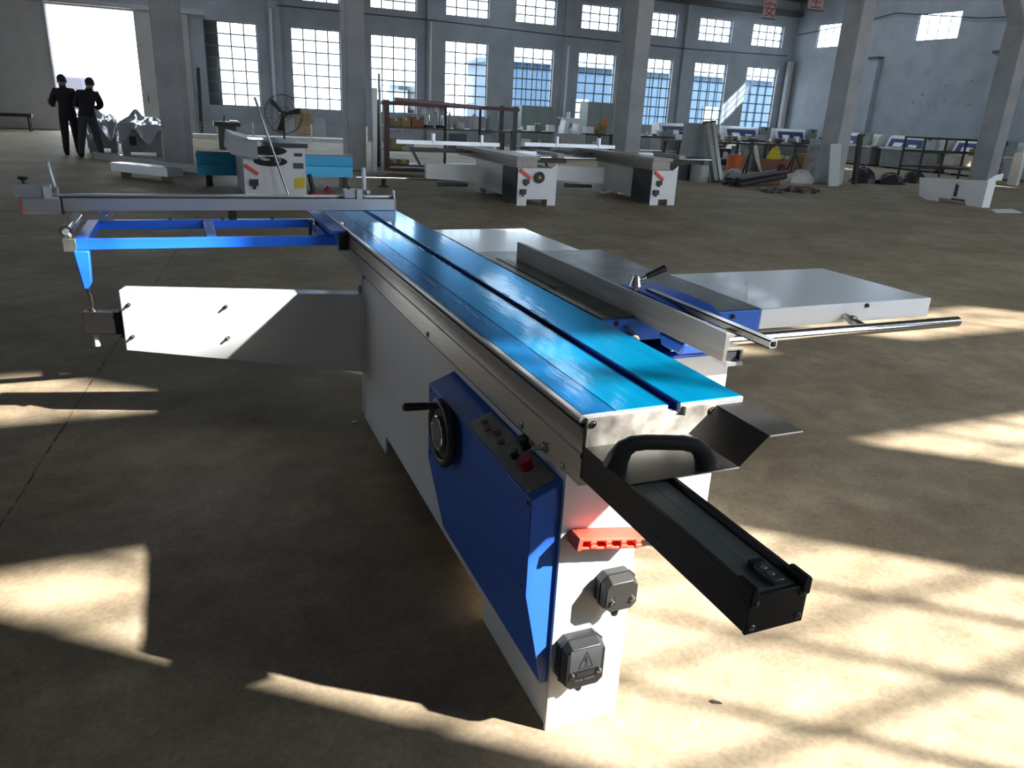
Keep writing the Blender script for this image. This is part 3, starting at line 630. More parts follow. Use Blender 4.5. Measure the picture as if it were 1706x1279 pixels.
# cross-cut fence with flip stops
cf = MB().prism([(4.25, .888), (4.318, .888), (4.318, .962), (4.305, .962), (4.303, .950), (4.272, .950), (4.262, .948), (4.25, .948)], 'x', -.56, 1.086).build('crosscut_fence', ALUW, SAW, bevel=.0012)
MB().box(-.56, 1.083, 4.2635, 4.302, .9495, .9515).build('scale_groove', CHAR, cf)
MB().prism([(4.238, .876), (4.318, .876), (4.318, .945), (4.238, .947)], 'x', -.715, -.553).build('fence_extension', ALUW, cf, bevel=.003)
MB().box(-.553, -.546, 4.236, 4.32, .874, .952).build('joint_strip', DARKS, cf)
MB().box(-.721, -.715, 4.238, 4.318, .876, .945).build('end_cap', RED, cf, label='red plastic end cap')
MB().prism([(4.25, .888), (4.322, .888), (4.322, .965), (4.305, .992), (4.27, .992), (4.268, .952), (4.25, .95)], 'x', 1.082, 1.090).build('end_cap', ALUW, cf)
def flip_stop(x, sgn, lean, knob):
    st = MB().box(x-.155 if sgn < 0 else x-.10, x, 4.255, 4.312, .952, 1.012 if knob else .998).build('stop_carriage', ALUW, cf, bevel=.002)
    MB().box(x-.035, x-.005, 4.245, 4.256, .942, 1.0).build('cursor', mat('clear_cursor', (.6, .62, .6), .1, 0), cf)
    zz = .985
    fl_ = MB(Matrix.Translation((x+.012, 4.28, zz)) @ Matrix.Rotation(lean, 4, 'Y'))
    fl_.prism([(-.022, -.03), (.022, -.03), (.022, .02), (.014, .13), (-.014, .13), (-.02, .06)], 'x', -.009, .009)
    fl_.build('flip_stop', ALUW, cf, bevel=.003)
    MB().cyl((x+.016, 4.256, zz), (x+.04 if sgn > 0 else x+.03, 4.256, zz), .015, n=18).build('stop_pivot', ALUW, cf, bevel=.002)
    if knob:
        MB().cyl((x-.115, 4.285, 1.01), (x-.115, 4.285, 1.028), .008, n=12).cyl((x-.115, 4.285, 1.028), (x-.115, 4.285, 1.036), .014, .024, 8).cyl((x-.115, 4.285, 1.036), (x-.115, 4.285, 1.044), .024, .018, 8).build('star_knob', PLASTIC, cf)
    else: MB().cyl((x-.07, 4.285, .998), (x-.07, 4.285, 1.016), .007, n=10).build('stop_screw', DARKS, cf)
flip_stop(-.585, -1, -.14, True)
flip_stop(.905, 1, 0, False)
# fixed cast-iron table, blue casting, extension tables
IZ = .877
it = MB().box(1.118, 1.716, 1.915, 3.002, IZ-.016, IZ).build('iron_table', IRON, SAW, bevel=.002)
MB().box(1.118, 1.200, 2.33, 2.83, IZ, IZ+.001).build('saw_slot_insert', ALUD, it); MB().box(1.150, 1.157, 2.30, 2.86, IZ+.0008, IZ+.0018).build('blade_slot', RUBBER, it)
cs = MB()
cs.box(1.118, 1.716, 1.905, 1.925, IZ-.075, IZ-.001).box(1.118, 1.716, 2.98, 2.999, IZ-.075, IZ-.016).box(1.698, 1.716, 1.925, 2.98, IZ-.075, IZ-.016).box(1.118, 1.136, 1.925, 2.98, IZ-.075, IZ-.016)
cs.prism([(1.118, IZ-.075), (1.118, .735), (1.15, .735), (1.19, IZ-.075)], 'y', 1.905, 2.2).prism([(1.40, IZ-.075), (1.40, .735), (1.60, .735), (1.66, IZ-.075)], 'y', 1.905, 2.2)
cs.box(1.118, 1.63, 1.890, 2.3, .735, .745)
cst = cs.build('table_casting', BLUE, it, bevel=.003)
for x in (1.125, 1.165, 1.60): bolt(it, (x, 1.905, IZ-.018), (0, -1, 0), .006, .012, PLASTIC)
MB().cyl((1.20, 1.93, .835), (1.20, 1.85, .82), .020, n=20).cyl((1.20, 1.85, .82), (1.20, 1.82, .815), .013, n=6).build('rail_bolt', CHROME, it)
bolt(it, (1.57, 1.905, .832), (0, -1, 0), .012, .01, DARKS)
re_ = MB().box(1.118, 1.612, 3.004, 3.62, IZ-.045, IZ).build('rear_extension', WHITE2, SAW, bevel=.004)
rx = MB().box(1.718, 2.505, 1.908, 2.455, IZ-.070, IZ).build('side_extension', WHITE2, SAW, bevel=.004)
bolt(rx, (2.185, 1.908, IZ-.012), (0, -1, 0), .006, .01, PLASTIC); bolt(rx, (1.93, 2.25, IZ), (0, 0, 1), .003, .001, PLASTIC)
bar = MB().cyl((1.30, 1.80, .815), (2.523, 1.80, .815), .0188, n=28).build('guide_bar', CHROME, SAW, bevel=.002)
for x in (1.42, 2.09):
    MB().cyl((x, 1.80, .815), (x, 1.905, .832), .012, n=14).cyl((x, 1.862, .826), (x, 1.875, .828), .018, n=6).build('bar_standoff', STEEL, bar)
# rip fence
RX, RY0, RY1 = 1.236, 1.484, 2.845
rp = MB().prism([(RX, .870), (RX+.010, .870), (RX+.012, .898), (RX+.055, .898), (RX+.055, .868), (RX+.062, .868), (RX+.062, .904), (RX+.014, .906), (RX+.014, .930), (RX+.030, .936), (RX+.030, .940), (RX+.006, .946), (RX, .946)], 'y', RY0, RY1).build('rip_fence', ALUD, SAW, bevel=.0008)
MB().prism([(RX+.012, .870), (RX+.045, .870), (RX+.045, .897), (RX+.012, .897)], 'y', RY0+.004, 2.3).build('fence_core', CHAR, rp)
MB().prism([(RX+.010, .858), (RX+.062, .858), (RX+.062, .866), (RX+.050, .868), (RX+.010, .869)], 'y', RY0-.006, RY0+.05).build('fence_foot', ALUW, rp)
MB().prism([(RX+.098, .914), (RX+.122, .914), (RX+.122, .935), (RX+.098, .935), (RX+.098, .932), (RX+.119, .932), (RX+.119, .917), (RX+.098, .917)], 'y', 1.432, 2.02).box(RX+.098, RX+.101, 1.432, 2.02, .914, .935).build('scale_tube', ALUW, rp)
MB().box(RX+.03, RX+.10, 1.56, 1.60, .912, .922).box(RX+.03, RX+.10, 1.88, 1.92, .912, .922).build('tube_bracket', STEEL, rp)
fb = MB()
fb.prism([(2.15, IZ+.0015), (2.13, .928), (1.99, .932), (1.82, .926), (1.745, .900), (1.735, .84), (1.77, .84), (1.80, IZ+.0015)], 'x', RX+.062, 1.448)
fb.prism([(1.87, .835), (1.85, .80), (1.75, .80), (1.735, .835)], 'x', RX+.062, 1.448)
fbk = fb.build('fence_bracket', BLUE, rp, bevel=.006)
hub = Vector((1.252, 2.005, .946))
MB().cyl((1.285, 2.005, .93), (1.285, 2.005, .953), .008, n=14).cyl((1.285, 2.005, .950), (1.285, 2.005, .982), .019, .010, 20).build('lever_hub', CHROME, rp)
MB().cyl((1.285, 2.005, .965), (1.325, 2.0, .982), .0048, n=12).build('lever_rod', CHROME, rp)
MB().cyl((1.320, 2.0, .980), (1.380, 1.995, 1.005), .0085, .0115, 16).cyl((1.380, 1.995, 1.005), (1.383, 1.995, 1.0065), .0115, .008, 16).build('lever_grip', PLASTIC, rp)
# ------------------------------------------------------------------ background helpers
BGALU = mat('oily_aluminium', (.30, .27, .24), .45, .45, var=.25, scale=3, stretch=(12, 1, 12)); BGREY = mat('dirty_grey_enamel', (.22, .225, .225), .55, var=.25, scale=4)
def pbox(x0, y0, x1, y1, Y):
    a = PY(x0, y1, Y); b = PY(x1, y0, Y); return min(a.x, b.x), max(a.x, b.x), min(a.z, b.z), max(a.z, b.z)
def carton(x0, x1, y0, y1, z0, z1, label, M=None, group=None, flap=True):
    t = thing('carton', ((x0+x1)/2, (y0+y1)/2, z0), label, 'box', group)
    MB().box(x0, x1, y0, y1, z0, z1).build('body', M or CARD, t)
    if flap: MB().box((x0+x1)/2-.03, (x0+x1)/2+.03, y0-.002, y1+.002, z1-.06, z1+.002).build('tape', CREAM, t)
    return t
def bg_saw(x0, y0, w, t0, t1, zt, label, group, wheel=True, length=2.9, arm=True, zb=.60):
    t = thing('panel_saw', (x0+w/2, y0+1, 0), label, 'panel saw', group)
    p = MB().prism([(x0, 0), (x0+.17, 0), (x0+.17, .10), (x0+w-.15, .10), (x0+w-.15, 0), (x0+w, 0), (x0+w, zb+.07), (x0+w-.06, zb+.02), (x0+w-.1, zb-.01), (x0, zb-.01)], 'y', y0, y0+.02).build('end_plate', WHITE, t)
    b = MB().box(x0+.01, x0+w-.01, y0+.02, y0+2.0, .1, zb-.01)
    for yy in (y0+.02, y0+1.75):
        for xx in (x0+.01, x0+w-.13): b.box(xx, xx+.12, yy, yy+.25, 0, .1)
    b.build('body', WHITE, t)
    MB().box(x0-.015, x0+.01, y0+.04, y0+.62, .02, zb-.02).build('side_panel', CHAR, t)
    tb_ = MB().box(t0+.02, t1-.02, y0-.05, y0+length-.05, zb, zt-.05).build('rail', BGALU, t)
    tt = MB().box(t0, t1, y0-.10, y0+length, zt-.05, zt).build('sliding_table', BGALU, t)
    for k in range(3): MB().box(t0-.006, t0+.02, y0-.09, y0+length, zb+.02+k*.045, zb+.035+k*.045).build('rib', BGALU, t)
    for (xx, zz, sz) in ((x0+.14, zb-.22, .045), (x0+.09, zb-.38, .05)):
        MB().box(xx-sz, xx+sz, y0-.05, y0, zz-sz*.8, zz+sz*.8).cyl((xx, y0-.03, zz-sz*.8), (xx, y0-.03, zz-sz*1.4), .02, n=6).build('junction_box', PLASTIC, t)
    MB(Matrix.Translation((x0+.12, y0-.02, zb-.10)) @ Matrix.Rotation(.62, 4, 'Y')).box(-.11, .11, -.02, .02, -.022, .022).build('tool_holder', RED, t)
    if wheel:
        c = Vector((x0+.36, y0-.05, zb-.15)); MB().torus(c, (0, 1, 0), .075, .014, 24, 8).cyl(c+Vector((0, .05, 0)), c, .065, .06, 20).build('handwheel', PLASTIC, t)
        MB().cyl(c, c+Vector((0, -.012, 0)), .02, n=12).build('dial', YELLOW, t)
    MB().box(t1+.02, x0+w+.35, y0+.25, y0+1.4, zt-.03, zt).build('fixed_table', IRON, t)
    MB().box(t1+.02, x0+w+.3, y0+.28, y0+1.35, zt-.12, zt-.03).build('table_casting', DARKS, t)
    MB().cyl((t1-.05, y0+.12, zt-.02), (x0+w+.75, y0+.12, zt-.02), .022, n=14).build('guide_bar', CHROME, t)
    MB().box(x0+w-.02, x0+w+.10, y0-.02, y0+.8, zt-.02, zt+.05).build('rip_fence', BGALU, t)
    if arm:
        MB().prism([(t0-.98, .26), (t0+.03, .20), (t0+.03, .50), (t0-.98, .51)], 'y', y0+1.60, y0+1.69).build('swing_arm', WHITE, t)
        MB().prism([(t0-.2, .12), (t0-.75, .12), (t0-.75, .20), (t0-.2, .18)], 'y', y0+1.62, y0+1.72).build('arm_shoe', DARKS, t)
        f = MB().box(t0-1.15, t0, y0+2.05, y0+2.10, zt-.10, zt-.05).box(t0-1.15, t0, y0+2.5, y0+2.55, zt-.10, zt-.05).box(t0-1.15, t0-1.10, y0+2.1, y0+2.5, zt-.10, zt-.05).box(t0-.5, t0-.45, y0+2.1, y0+2.5, zt-.10, zt-.05)
        f.build('outrigger_frame', DARKS, t)
        MB().prism([(t0-1.10, zt-.10), (t0-1.05, zt-.10), (t0-.93, .45), (t0-.97, .45)], 'y', y0+2.06, y0+2.1).build('leg', DARKS, t)
        fn = MB().box(t0-1.25, t1+.35, y0+2.52, y0+2.58, zt+.004, zt+.07).build('crosscut_fence', ALUW, t)
        for xx in (t0-.58, t0+.36): MB().box(xx, xx+.04, y0+2.5, y0+2.6, zt+.03, zt+.2).build('flip_stop', ALUW, t)
    return t
# ------------------------------------------------------------------ other panel saws in the hall
bg_saw(4.93, 11.45, .69, 4.86, 5.255, .773, 'grey and white panel saw with a black handwheel on its end plate', 'unfinished panel saws')
bg_saw(7.48, 11.5, .51, 7.40, 7.80, .80, 'grey and white panel saw without handwheel, standing beside the one with a handwheel', 'unfinished panel saws', wheel=False)
# saw with opened end plate, seen over the cross-cut fence
X0, Y0 = .82, 12.0
s1 = thing('saw_cabinet', (1.25, 12.6, 0), 'white saw cabinet with oval openings, yellow sticker and black top', 'panel saw')
MB().box(X0, 1.70, Y0, Y0+.02, 0, .77).build('end_plate', WHITE, s1)
MB().box(X0+.01, 1.69, Y0+.02, Y0+1.8, .05, .75).build('body', GREYP, s1)
MB().box(1.18, 1.74, Y0-.04, Y0+1.2, .77, .83).build('black_top', PLASTIC, s1)
MB().prism([(.66, .66), (1.02, .60), (1.02, .85), (.70, .93)], 'y', Y0-.12, Y0+1.8).build('sliding_table', GREYP, s1)
MB().box(.84, 1.32, Y0-.16, Y0+.4, .855, .875).build('film_sheet', mat('wet_film', (.35, .45, .47), .1, .6), s1)
for (cx, cz, rx_, rz_) in ((1.17, .715, .27, .065), (1.20, .565, .24, .070)):
    b = MB(); n = 28
    b.prism([(cx+rx_*math.cos(2*PI*i/n), cz+rz_*math.sin(2*PI*i/n)) for i in range(n)], 'y', Y0-.006, Y0+.001); b.build('opening', RUBBER, s1)
MB().torus((1.30, Y0-.012, .585), (0, 1, 0), .035, .012, 18, 8).build('bearing', STEEL, s1)
MB().prism([(1.04, .60), (1.12, .575), (1.2, .58), (1.19, .60), (1.08, .625)], 'y', Y0-.02, Y0-.007).build('belt_cover', CREAM, s1)
MB(Matrix.Translation((.93, Y0-.02, .45)) @ Matrix.Rotation(.62, 4, 'Y')).box(-.11, .11, -.02, .02, -.02, .02).build('tool_holder', RED, s1)
MB().box(.90, 1.01, Y0-.05, Y0, .22, .31).cyl((.955, Y0-.03, .22), (.955, Y0-.03, .17), .02, n=6).build('junction_box', PLASTIC, s1)
MB().box(1.54, 1.66, Y0-.004, Y0, .645, .69).build('nameplate', CHAR, s1)
MB().box(1.52, 1.67, Y0-.004, Y0, .47, .55).build('nameplate', mat('dark_green_plate', (.05, .09, .05), .5), s1)
MB().prism([(1.52, .18), (1.68, .19), (1.685, .35), (1.53, .33)], 'y', Y0-.004, Y0).build('sticker', YELLOW, s1)
MB().cyl((1.42, 11.55, 0), (1.02, 11.83, 1.44), .018, n=12).build('steel_rod', CHROME, label='thin shiny steel rod leaning in front of the saw cabinet', cat='rod')
bb = thing('film_wrapped_beam', (1.4, 14.0, 0), 'long beam wrapped in light blue film behind the opened saw cabinet', 'beam')
MB().prism([(13.92, .18), (14.3, .18), (14.3, .53), (13.9, .53), (13.9, .37), (13.93, .355)], 'x', .22, 2.79).build('beam', FILMB, bb)
for x in (.35, 1.5, 2.6): MB().box(x, x+.1, 13.95, 14.25, 0, .18).build('foot', DARKS, bb)
MB().box(.24, 2.8, 13.95, 14.28, .53, .56).build('top_rail', GREYP, bb)
rt = thing('hydraulic_jack', (1.95, 12.3, 0), 'small red hydraulic jack lying beside the saw cabinet', 'jack')
MB().box(1.80, 2.15, 12.15, 12.5, 0, .10).build('base', mat('dirty_red', (.35, .03, .03), .5), rt); MB().cyl((1.85, 12.3, .10), (1.80, 12.35, .36), .035, n=12).build('pump', DARKS, rt)
MB().cyl((2.05, 12.3, .1), (2.1, 12.3, .17), .05, n=12).build('ram', mat('dirty_red', (.35, .03, .03)), rt)
# low white cabinet with a broken side, far from the saws
x0, y0 = 15.45, 11.15
c4 = thing('machine_cabinet', (15.6, 12, 0), 'low white machine cabinet beside a fallen white sheet', 'cabinet')
MB().prism([(y0, 0), (y0+.35, 0), (y0+.42, .12), (y0+.75, .12), (y0+.75, .08), (y0+1.05, .08), (y0+1.05, .0), (y0+1.35, 0), (y0+1.55, .06), (y0+1.65, .46), (y0, .55)], 'x', x0, x0+.03).build('side_wall', WHITE, c4)
MB().box(x0, x0+.24, y0-.02, y0, 0, .58).build('end_plate', WHITE, c4)
MB().prism([(x0-.05, .54), (x0+.42, .56), (x0+.42, .70), (x0+.2, .66)], 'y', y0-.01, y0+.01).build('bracket', WHITE, c4)
MB().box(x0+.21, x0+.24, y0, y0+1.5, .05, .5).box(x0+.03, x0+.21, y0, y0+1.5, .1, .12).build('inner_wall', GREYP, c4)
MB().box(x0-.006, x0, y0+.62, y0+.70, .15, .42).build('slot', CHAR, c4)
MB().cyl((x0-.03, y0+.62, .40), (x0-.03, y0+.62, .46), .02, n=10).build('hinge', STEEL, c4)
MB().prism([(14.75, 10.3), (15.5, 10.28), (16.0, 10.85), (15.25, 10.78)], 'z', .004, .012).build('paper_sheet', PAPER, label='white sheet lying on the floor beside the low machine cabinet', cat='sheet')
# ------------------------------------------------------------------ people by the doorway
def person(label, base, joints, radii, edges, pants_z, headp, hairoff, M1, M2):
    t = thing('person', base, label, 'person')
    me = bpy.data.meshes.new('body'); B = Vector(base)
    me.from_pydata([Vector(j) for j in joints], edges, [])
    o = bpy.data.objects.new('body', me); COL.objects.link(o)
    sk = o.modifiers.new('s', 'SKIN'); 
    for v, r in zip(me.skin_vertices[0].data, radii): v.radius = (r[0], r[1]) if isinstance(r, tuple) else (r, r)
    for v in me.skin_vertices[0].data: v.use_root = False
    me.skin_vertices[0].data[0].use_root = True
    ss = o.modifiers.new('d', 'SUBSURF'); ss.levels = 2; ss.render_levels = 2
    bpy.context.view_layer.update(); dg = bpy.context.evaluated_depsgraph_get()
    m2 = bpy.data.meshes.new_from_object(o.evaluated_get(dg)); bpy.data.objects.remove(o)
    m2.materials.clear(); m2.materials.append(M1); m2.materials.append(M2); m2.materials.append(SKIN); m2.materials.append(RUBBER)
    for p in m2.polygons:
        p.use_smooth = True; z = p.center.z
        p.material_index = 3 if z < .07 else (1 if z < pants_z else (2 if z > headp[2]-.10 else 0))
    b = bpy.data.objects.new('body', m2); COL.objects.link(b); b.parent = t; WL[b.name] = B
    hb = MB(); hx, hy, hz = headp
    n = 14; vv = []; ff = []
    for i in range(9):
        th = PI*.62*i/8
        for j in range(n):
            ph = 2*PI*j/n; rr = .104*(1+.05*math.sin(5*ph+i))
            vv.append((B.x+hx+hairoff[0]+rr*.92*math.sin(th)*math.cos(ph), B.y+hy+hairoff[1]+rr*1.06*math.sin(th)*math.sin(ph), B.z+hz+.012+rr*1.12*math.cos(th)))
    for i in range(8):
        for j in range(n): ff.append((i*n+j, i*n+(j+1) % n, (i+1)*n+(j+1) % n, (i+1)*n+j))
    hb.add(vv, ff).build('hair', HAIR, t)
    for sx in (-1, 1): MB().cyl((B.x+hx+sx*.082, B.y+hy, B.z+hz-.035), (B.x+hx+sx*.098, B.y+hy, B.z+hz-.03), .022, .016, 10).build('ear', SKIN, t)
    return t
def human(hh, lean, armsL, armsR, spread, turn):
    """joints (local, facing +y away): pelvis 0, spine, chest, neck, head, legs, arms"""
    k = hh/1.72; lx = lean
    J = [(0, 0, .92*k), (lx*.25, 0, 1.08*k), (lx*.6, 0, 1.30*k), (lx*.9, .0, 1.43*k), (lx*1.15, .02, 1.50*k), (lx*1.45, .05, 1.60*k), (lx*1.5, .05, 1.66*k)]
    R = [(.185, .14), (.20, .15), (.215, .15), (.13, .10), .058, .092, .08]
    E = [(0, 1), (1, 2), (2, 3), (3, 4), (4, 5), (5, 6)]
    for s in (-1, 1):
        n = len(J); fx = s*spread
        J += [(s*.09, 0, .86*k), (s*.09+fx*.35, .02, .48*k), (s*.09+fx*.7, -.02, .09*k), (s*.09+fx*.7, .06, .035), (s*.10+fx*.7, .16, .03)]
        R += [.115, .085, .066, .05, .042]
        E += [(0, n), (n, n+1), (n+1, n+2), (n+2, n+3), (n+3, n+4)]
    for s, A in ((-1, armsL), (1, armsR)):
        n = len(J); J += [(lx*.75+s*.17, 0, 1.39*k)]+[Vector(a) for a in A]; R += [.092, .078, .058, .045, .03][:1+len(A)]
        E += [(2, n)]+[(n+i, n+i+1) for i in range(len(A))]
        h = n+len(A)
        hv = Vector(J[h]); dv = (hv-Vector(J[h-1])).normalized(); sd_ = dv.cross(Vector((0, 0, 1))).normalized()
        for q in range(4): J.append(hv+dv*(.075-.008*abs(q-1.3))+sd_*(.016*(q-1.5))); R.append(.010); E.append((h, len(J)-1))
        J.append(hv+dv*.03+sd_*.045*s+Vector((0, 0, .012))); R.append(.011); E.append((h, len(J)-1))
    return J, R, E
J, R_, E_ = human(1.66, -.02, [(-.27, .0, 1.12), (-.29, .20, 1.05), (-.29, .26, 1.07)], [(.24, .04, 1.10), (.14, .26, 1.08), (.10, .30, 1.08)], .05, 0)
person('person in a black jacket holding a phone, standing beside another at the doorway', (-2.24, 20.2, 0), J, R_, E_, .80, (-.03, .05, 1.575), (0, -.012), CLOTHB, CLOTHB)
MB().box(-2.62, -2.605, 20.44, 20.50, 1.04, 1.19).build('phone', PLASTIC, label='dark phone held by the person in the black jacket', cat='phone')
J, R_, E_ = human(1.64, .10, [(-.19, .06, 1.10), (-.02, .28, 1.06), (.03, .31, 1.06)], [(.30, .07, 1.10), (.22, .28, 1.04), (.17, .32, 1.05)], .16, 0)
person('person in dark jacket and grey trousers bending the head forward', (-1.83, 19.75, 0), J, R_, E_, .86, (.145, .06, 1.54), (-.005, -.012), CLOTHB, CLOTHG)
# ------------------------------------------------------------------ wrapped machines near the doorway
def wrapped(x, y, wx_, wy, h, label, seed):
    rd = random.Random(seed); t = thing('wrapped_machine', (x, y, 0), label, 'machine')
    b = MB().box(x-wx_/2, x+wx_/2, y-wy/2, y+wy/2, .10, h*.72)
    for sx in (-1, 1):
        for sy in (-1, 1): b.box(x+sx*(wx_/2-.08)-.06, x+sx*(wx_/2-.08)+.06, y+sy*(wy/2-.08)-.06, y+sy*(wy/2-.08)+.06, 0, .10)
    b.build('body', GREENG, t)
    MB().box(x-wx_*.28, x-wx_*.12, y-wy/2-.012, y-wy/2, .25, .45).build('panel', CHAR, t)
    nx, ny = 22, 16; vv = []; ff = []
    pk = [(-.12, .0, .30, .22), (.42, .1, .16, .3), (-.45, -.2, .08, .25)]
    for i in range(nx+1):
        for j in range(ny+1):
            u = i/nx*2-1; v = j/ny*2-1; e = max(abs(u), abs(v)); k = max(0, (e-.72)/.28)
            z = h*.74+sum(a*h*math.exp(-(((u-px_)/wd)**2+((v-py_)/(wd*1.8))**2)) for px_, py_, a, wd in pk)*(1-k)
            z -= k*h*(.30+.16*math.sin(7*u+3*v+seed)); z += rd.uniform(-.018, .018)
            sx = min(abs(u), .72+.28*min(k, 1)*.35)/.72*(1 if u >= 0 else -1); sy = min(abs(v), .72+.28*min(k, 1)*.35)/.72*(1 if v >= 0 else -1)
            vv.append((x+sx*(wx_/2+.015)*(1+rd.uniform(-.02, .03)), y+sy*(wy/2+.015)*(1+rd.uniform(-.02, .03)), z))
    for i in range(nx):
        for j in range(ny): a = i*(ny+1)+j; ff += [(a, a+1, a+ny+2), (a, a+ny+2, a+ny+1)]
    MB().add(vv, ff).build('plastic_cover', FOIL, t)
wrapped(-.82, 20.6, .86, .75, 1.0, 'pale machine under crumpled clear plastic, beside the concrete pillar', 3)
wrapped(-1.72, 21.6, .62, .7, .98, 'machine under cream plastic wrap behind the two people', 8)
# aluminium beams on the floor
def floor_beam(a, b, w_, h_, label, M, z=.0):
    a = Vector(a); b = Vector(b); d = b-a; L_ = d.length; ang = math.atan2(d.y, d.x)
    t = thing('aluminium_beam', ((a.x+b.x)/2, (a.y+b.y)/2, z), label, 'beam')
    Mx = Matrix.Translation((a.x, a.y, z)) @ Matrix.Rotation(ang, 4, 'Z')
    MB(Mx).box(0, L_, -w_/2, w_/2, .0, h_).build('beam', M, t); MB(Mx).box(-.01, 0, -w_/2-.004, w_/2+.004, 0, h_+.004).build('end_cap', PLASTIC, t); MB(Mx).box(.0, L_, -w_/2-.004, w_/2*.4, h_, h_+.006).build('flange', CHROME, t)
floor_beam((-1.70, 19.3), (.55, 16.0), .16, .15, 'long pale aluminium beam lying on the floor past the pillar', ALUW)
floor_beam((-1.05, 15.6), (-.12, 14.6), .34, .14, 'wide shiny aluminium profile lying on two blocks', ALUW, .09)
for (x, y, e_) in ((-.93, 15.5, 'nearer the doorway'), (-.26, 14.74, 'farther from the doorway')): MB().box(x-.08, x+.08, y-.06, y+.06, 0, .09).build('timber_block', WOODB, label='small timber block under the wide shiny profile, at the end '+e_, cat='block', group='blocks under the profile')
# ------------------------------------------------------------------ along the windowed wall, doorway side
fan = thing('pedestal_fan', (3.15, 27.0, 0), 'large black industrial pedestal fan under the windows', 'fan')
c = Vector((3.2, 27.0, .95)); ax = Vector((.15, -1, .1)).normalized()
g = MB(); g.torus(c+ax*.08, ax, .60, .010, 36, 6).torus(c-ax*.08, ax, .60, .010, 36, 6).torus(c+ax*.12, ax, .22, .006, 28, 6)
g.build('cage_ring', DARKS, fan)
a1 = ax.orthogonal().normalized(); a2 = ax.cross(a1); g = MB()
for i in range(24):
    e = a1*math.cos(2*PI*i/24)+a2*math.sin(2*PI*i/24); g.tube([c+ax*.13+e*.06, c+ax*.08+e*.60, c-ax*.08+e*.60, c-ax*.12+e*.06], .004, 4)
g.build('cage_wire', DARKS, fan)
for i in range(3):
    e = a1*math.cos(2*PI*i/3+.5)+a2*math.sin(2*PI*i/3+.5); f = ax.cross(e)
    MB().add([c+e*.06-f*.04, c+e*.06+f*.04, c+e*.55+f*.09+ax*.04, c+e*.55-f*.09-ax*.04], [(0, 1, 2, 3)]).add([c+e*.06-f*.04+ax*.008, c+e*.06+f*.04+ax*.008, c+e*.55+f*.09+ax*.048, c+e*.55-f*.09-ax*.032], [(0, 1, 2, 3)]).build('blade', DARKS, fan)
MB().cyl(c, c-ax*.28, .10, .08, 18).build('motor', DARKS, fan); MB().cyl((3.2, 27.1, 0.04), (3.2, 27.1, .9), .03, n=12).build('pole', DARKS, fan); MB().cyl((3.2, 27.1, 0), (3.2, 27.1, .05), .28, .24, 24).build('base', DARKS, fan)
sc = thing('small_cabinet', (1.3, 24, 0), 'small brown cabinet with tools on top, near the doorway windows', 'cabinet')
MB().box(1.02, 1.5, 23.8, 24.4, 0, .62).build('body', mat('brown_sheet', (.12, .10, .09), .6), sc); MB().box(.92, 1.62, 23.7, 24.5, .62, .74).build('top', DARKS, sc); MB().box(1.36, 1.56, 23.75, 24.2, .74, .78).build('vice', STEEL, sc); MB().cyl((1.2, 24, .74), (1.22, 24, .9), .02, n=8).build('lever', DARKS, sc)
MB(Matrix.Translation((4.4, 30.9, 0)) @ Matrix.Rotation(-.12, 4, 'X')).box(-.28, .28, -.02, .02, 0, .95).build('chipboard_panel', WOODB, label='brown board leaning on the wall under the windows', cat='board')
for i, (x, h) in enumerate(((3.85, .75), (5.0, .8))): MB(Matrix.Translation((x, 31.0, 0)) @ Matrix.Rotation(-.15, 4, 'X')).box(-.22, .22, -.012, .012, 0, h).build('grey_panel', GREYP, label=('grey panel leaning on the wall between fan and brown board', 'grey panel leaning on the wall beyond the brown board')[i], cat='panel')
MB(Matrix.Translation((.75, 30.8, 0)) @ Matrix.Rotation(.03, 4, 'Y')).box(-.06, .06, -.05, .05, 0, 2.3).build('dark_post', DARKS, label='dark bar leaning on the wall beside the dirty window sheet', cat='bar')
MB().box(.4, 6.4, 29.6, 30.4, 0, .12).build('lit_floor_slab', PAPER, label='low white slab standing in for window-lit floor below the first windows', cat='lit floor')  # white slab imitates the floor brightened by window light
wm = thing('mesh_fence', (3.4, 29.2, 0), 'low wire mesh panel standing below the first windows', 'mesh panel')
g = MB()
for i in range(61): g.box(.4+i*.1-.004, .4+i*.1+.004, 29.2, 29.208, .02, .55)
for j in range(6): g.box(.4, 6.4, 29.2, 29.208, .02+j*.1, .028+j*.1)
g.build('wire_mesh', STEEL, wm, kind='stuff')
for x in (.4, 2.4, 4.4, 6.4): MB().box(x-.03, x+.03, 29.18, 29.24, 0, .6).build('post', STEEL, wm)
bn = thing('bench', (-5.0, 30.5, 0), 'small dark bench by the wall beyond the doorway', 'bench')
MB().box(-5.6, -4.4, 30.2, 30.6, .45, .55).build('top', DARKS, bn)
for x in (-5.5, -4.5):
    for y in (30.25, 30.55): MB().box(x-.03, x+.03, y-.03, y+.03, 0, .45).build('leg', DARKS, bn)
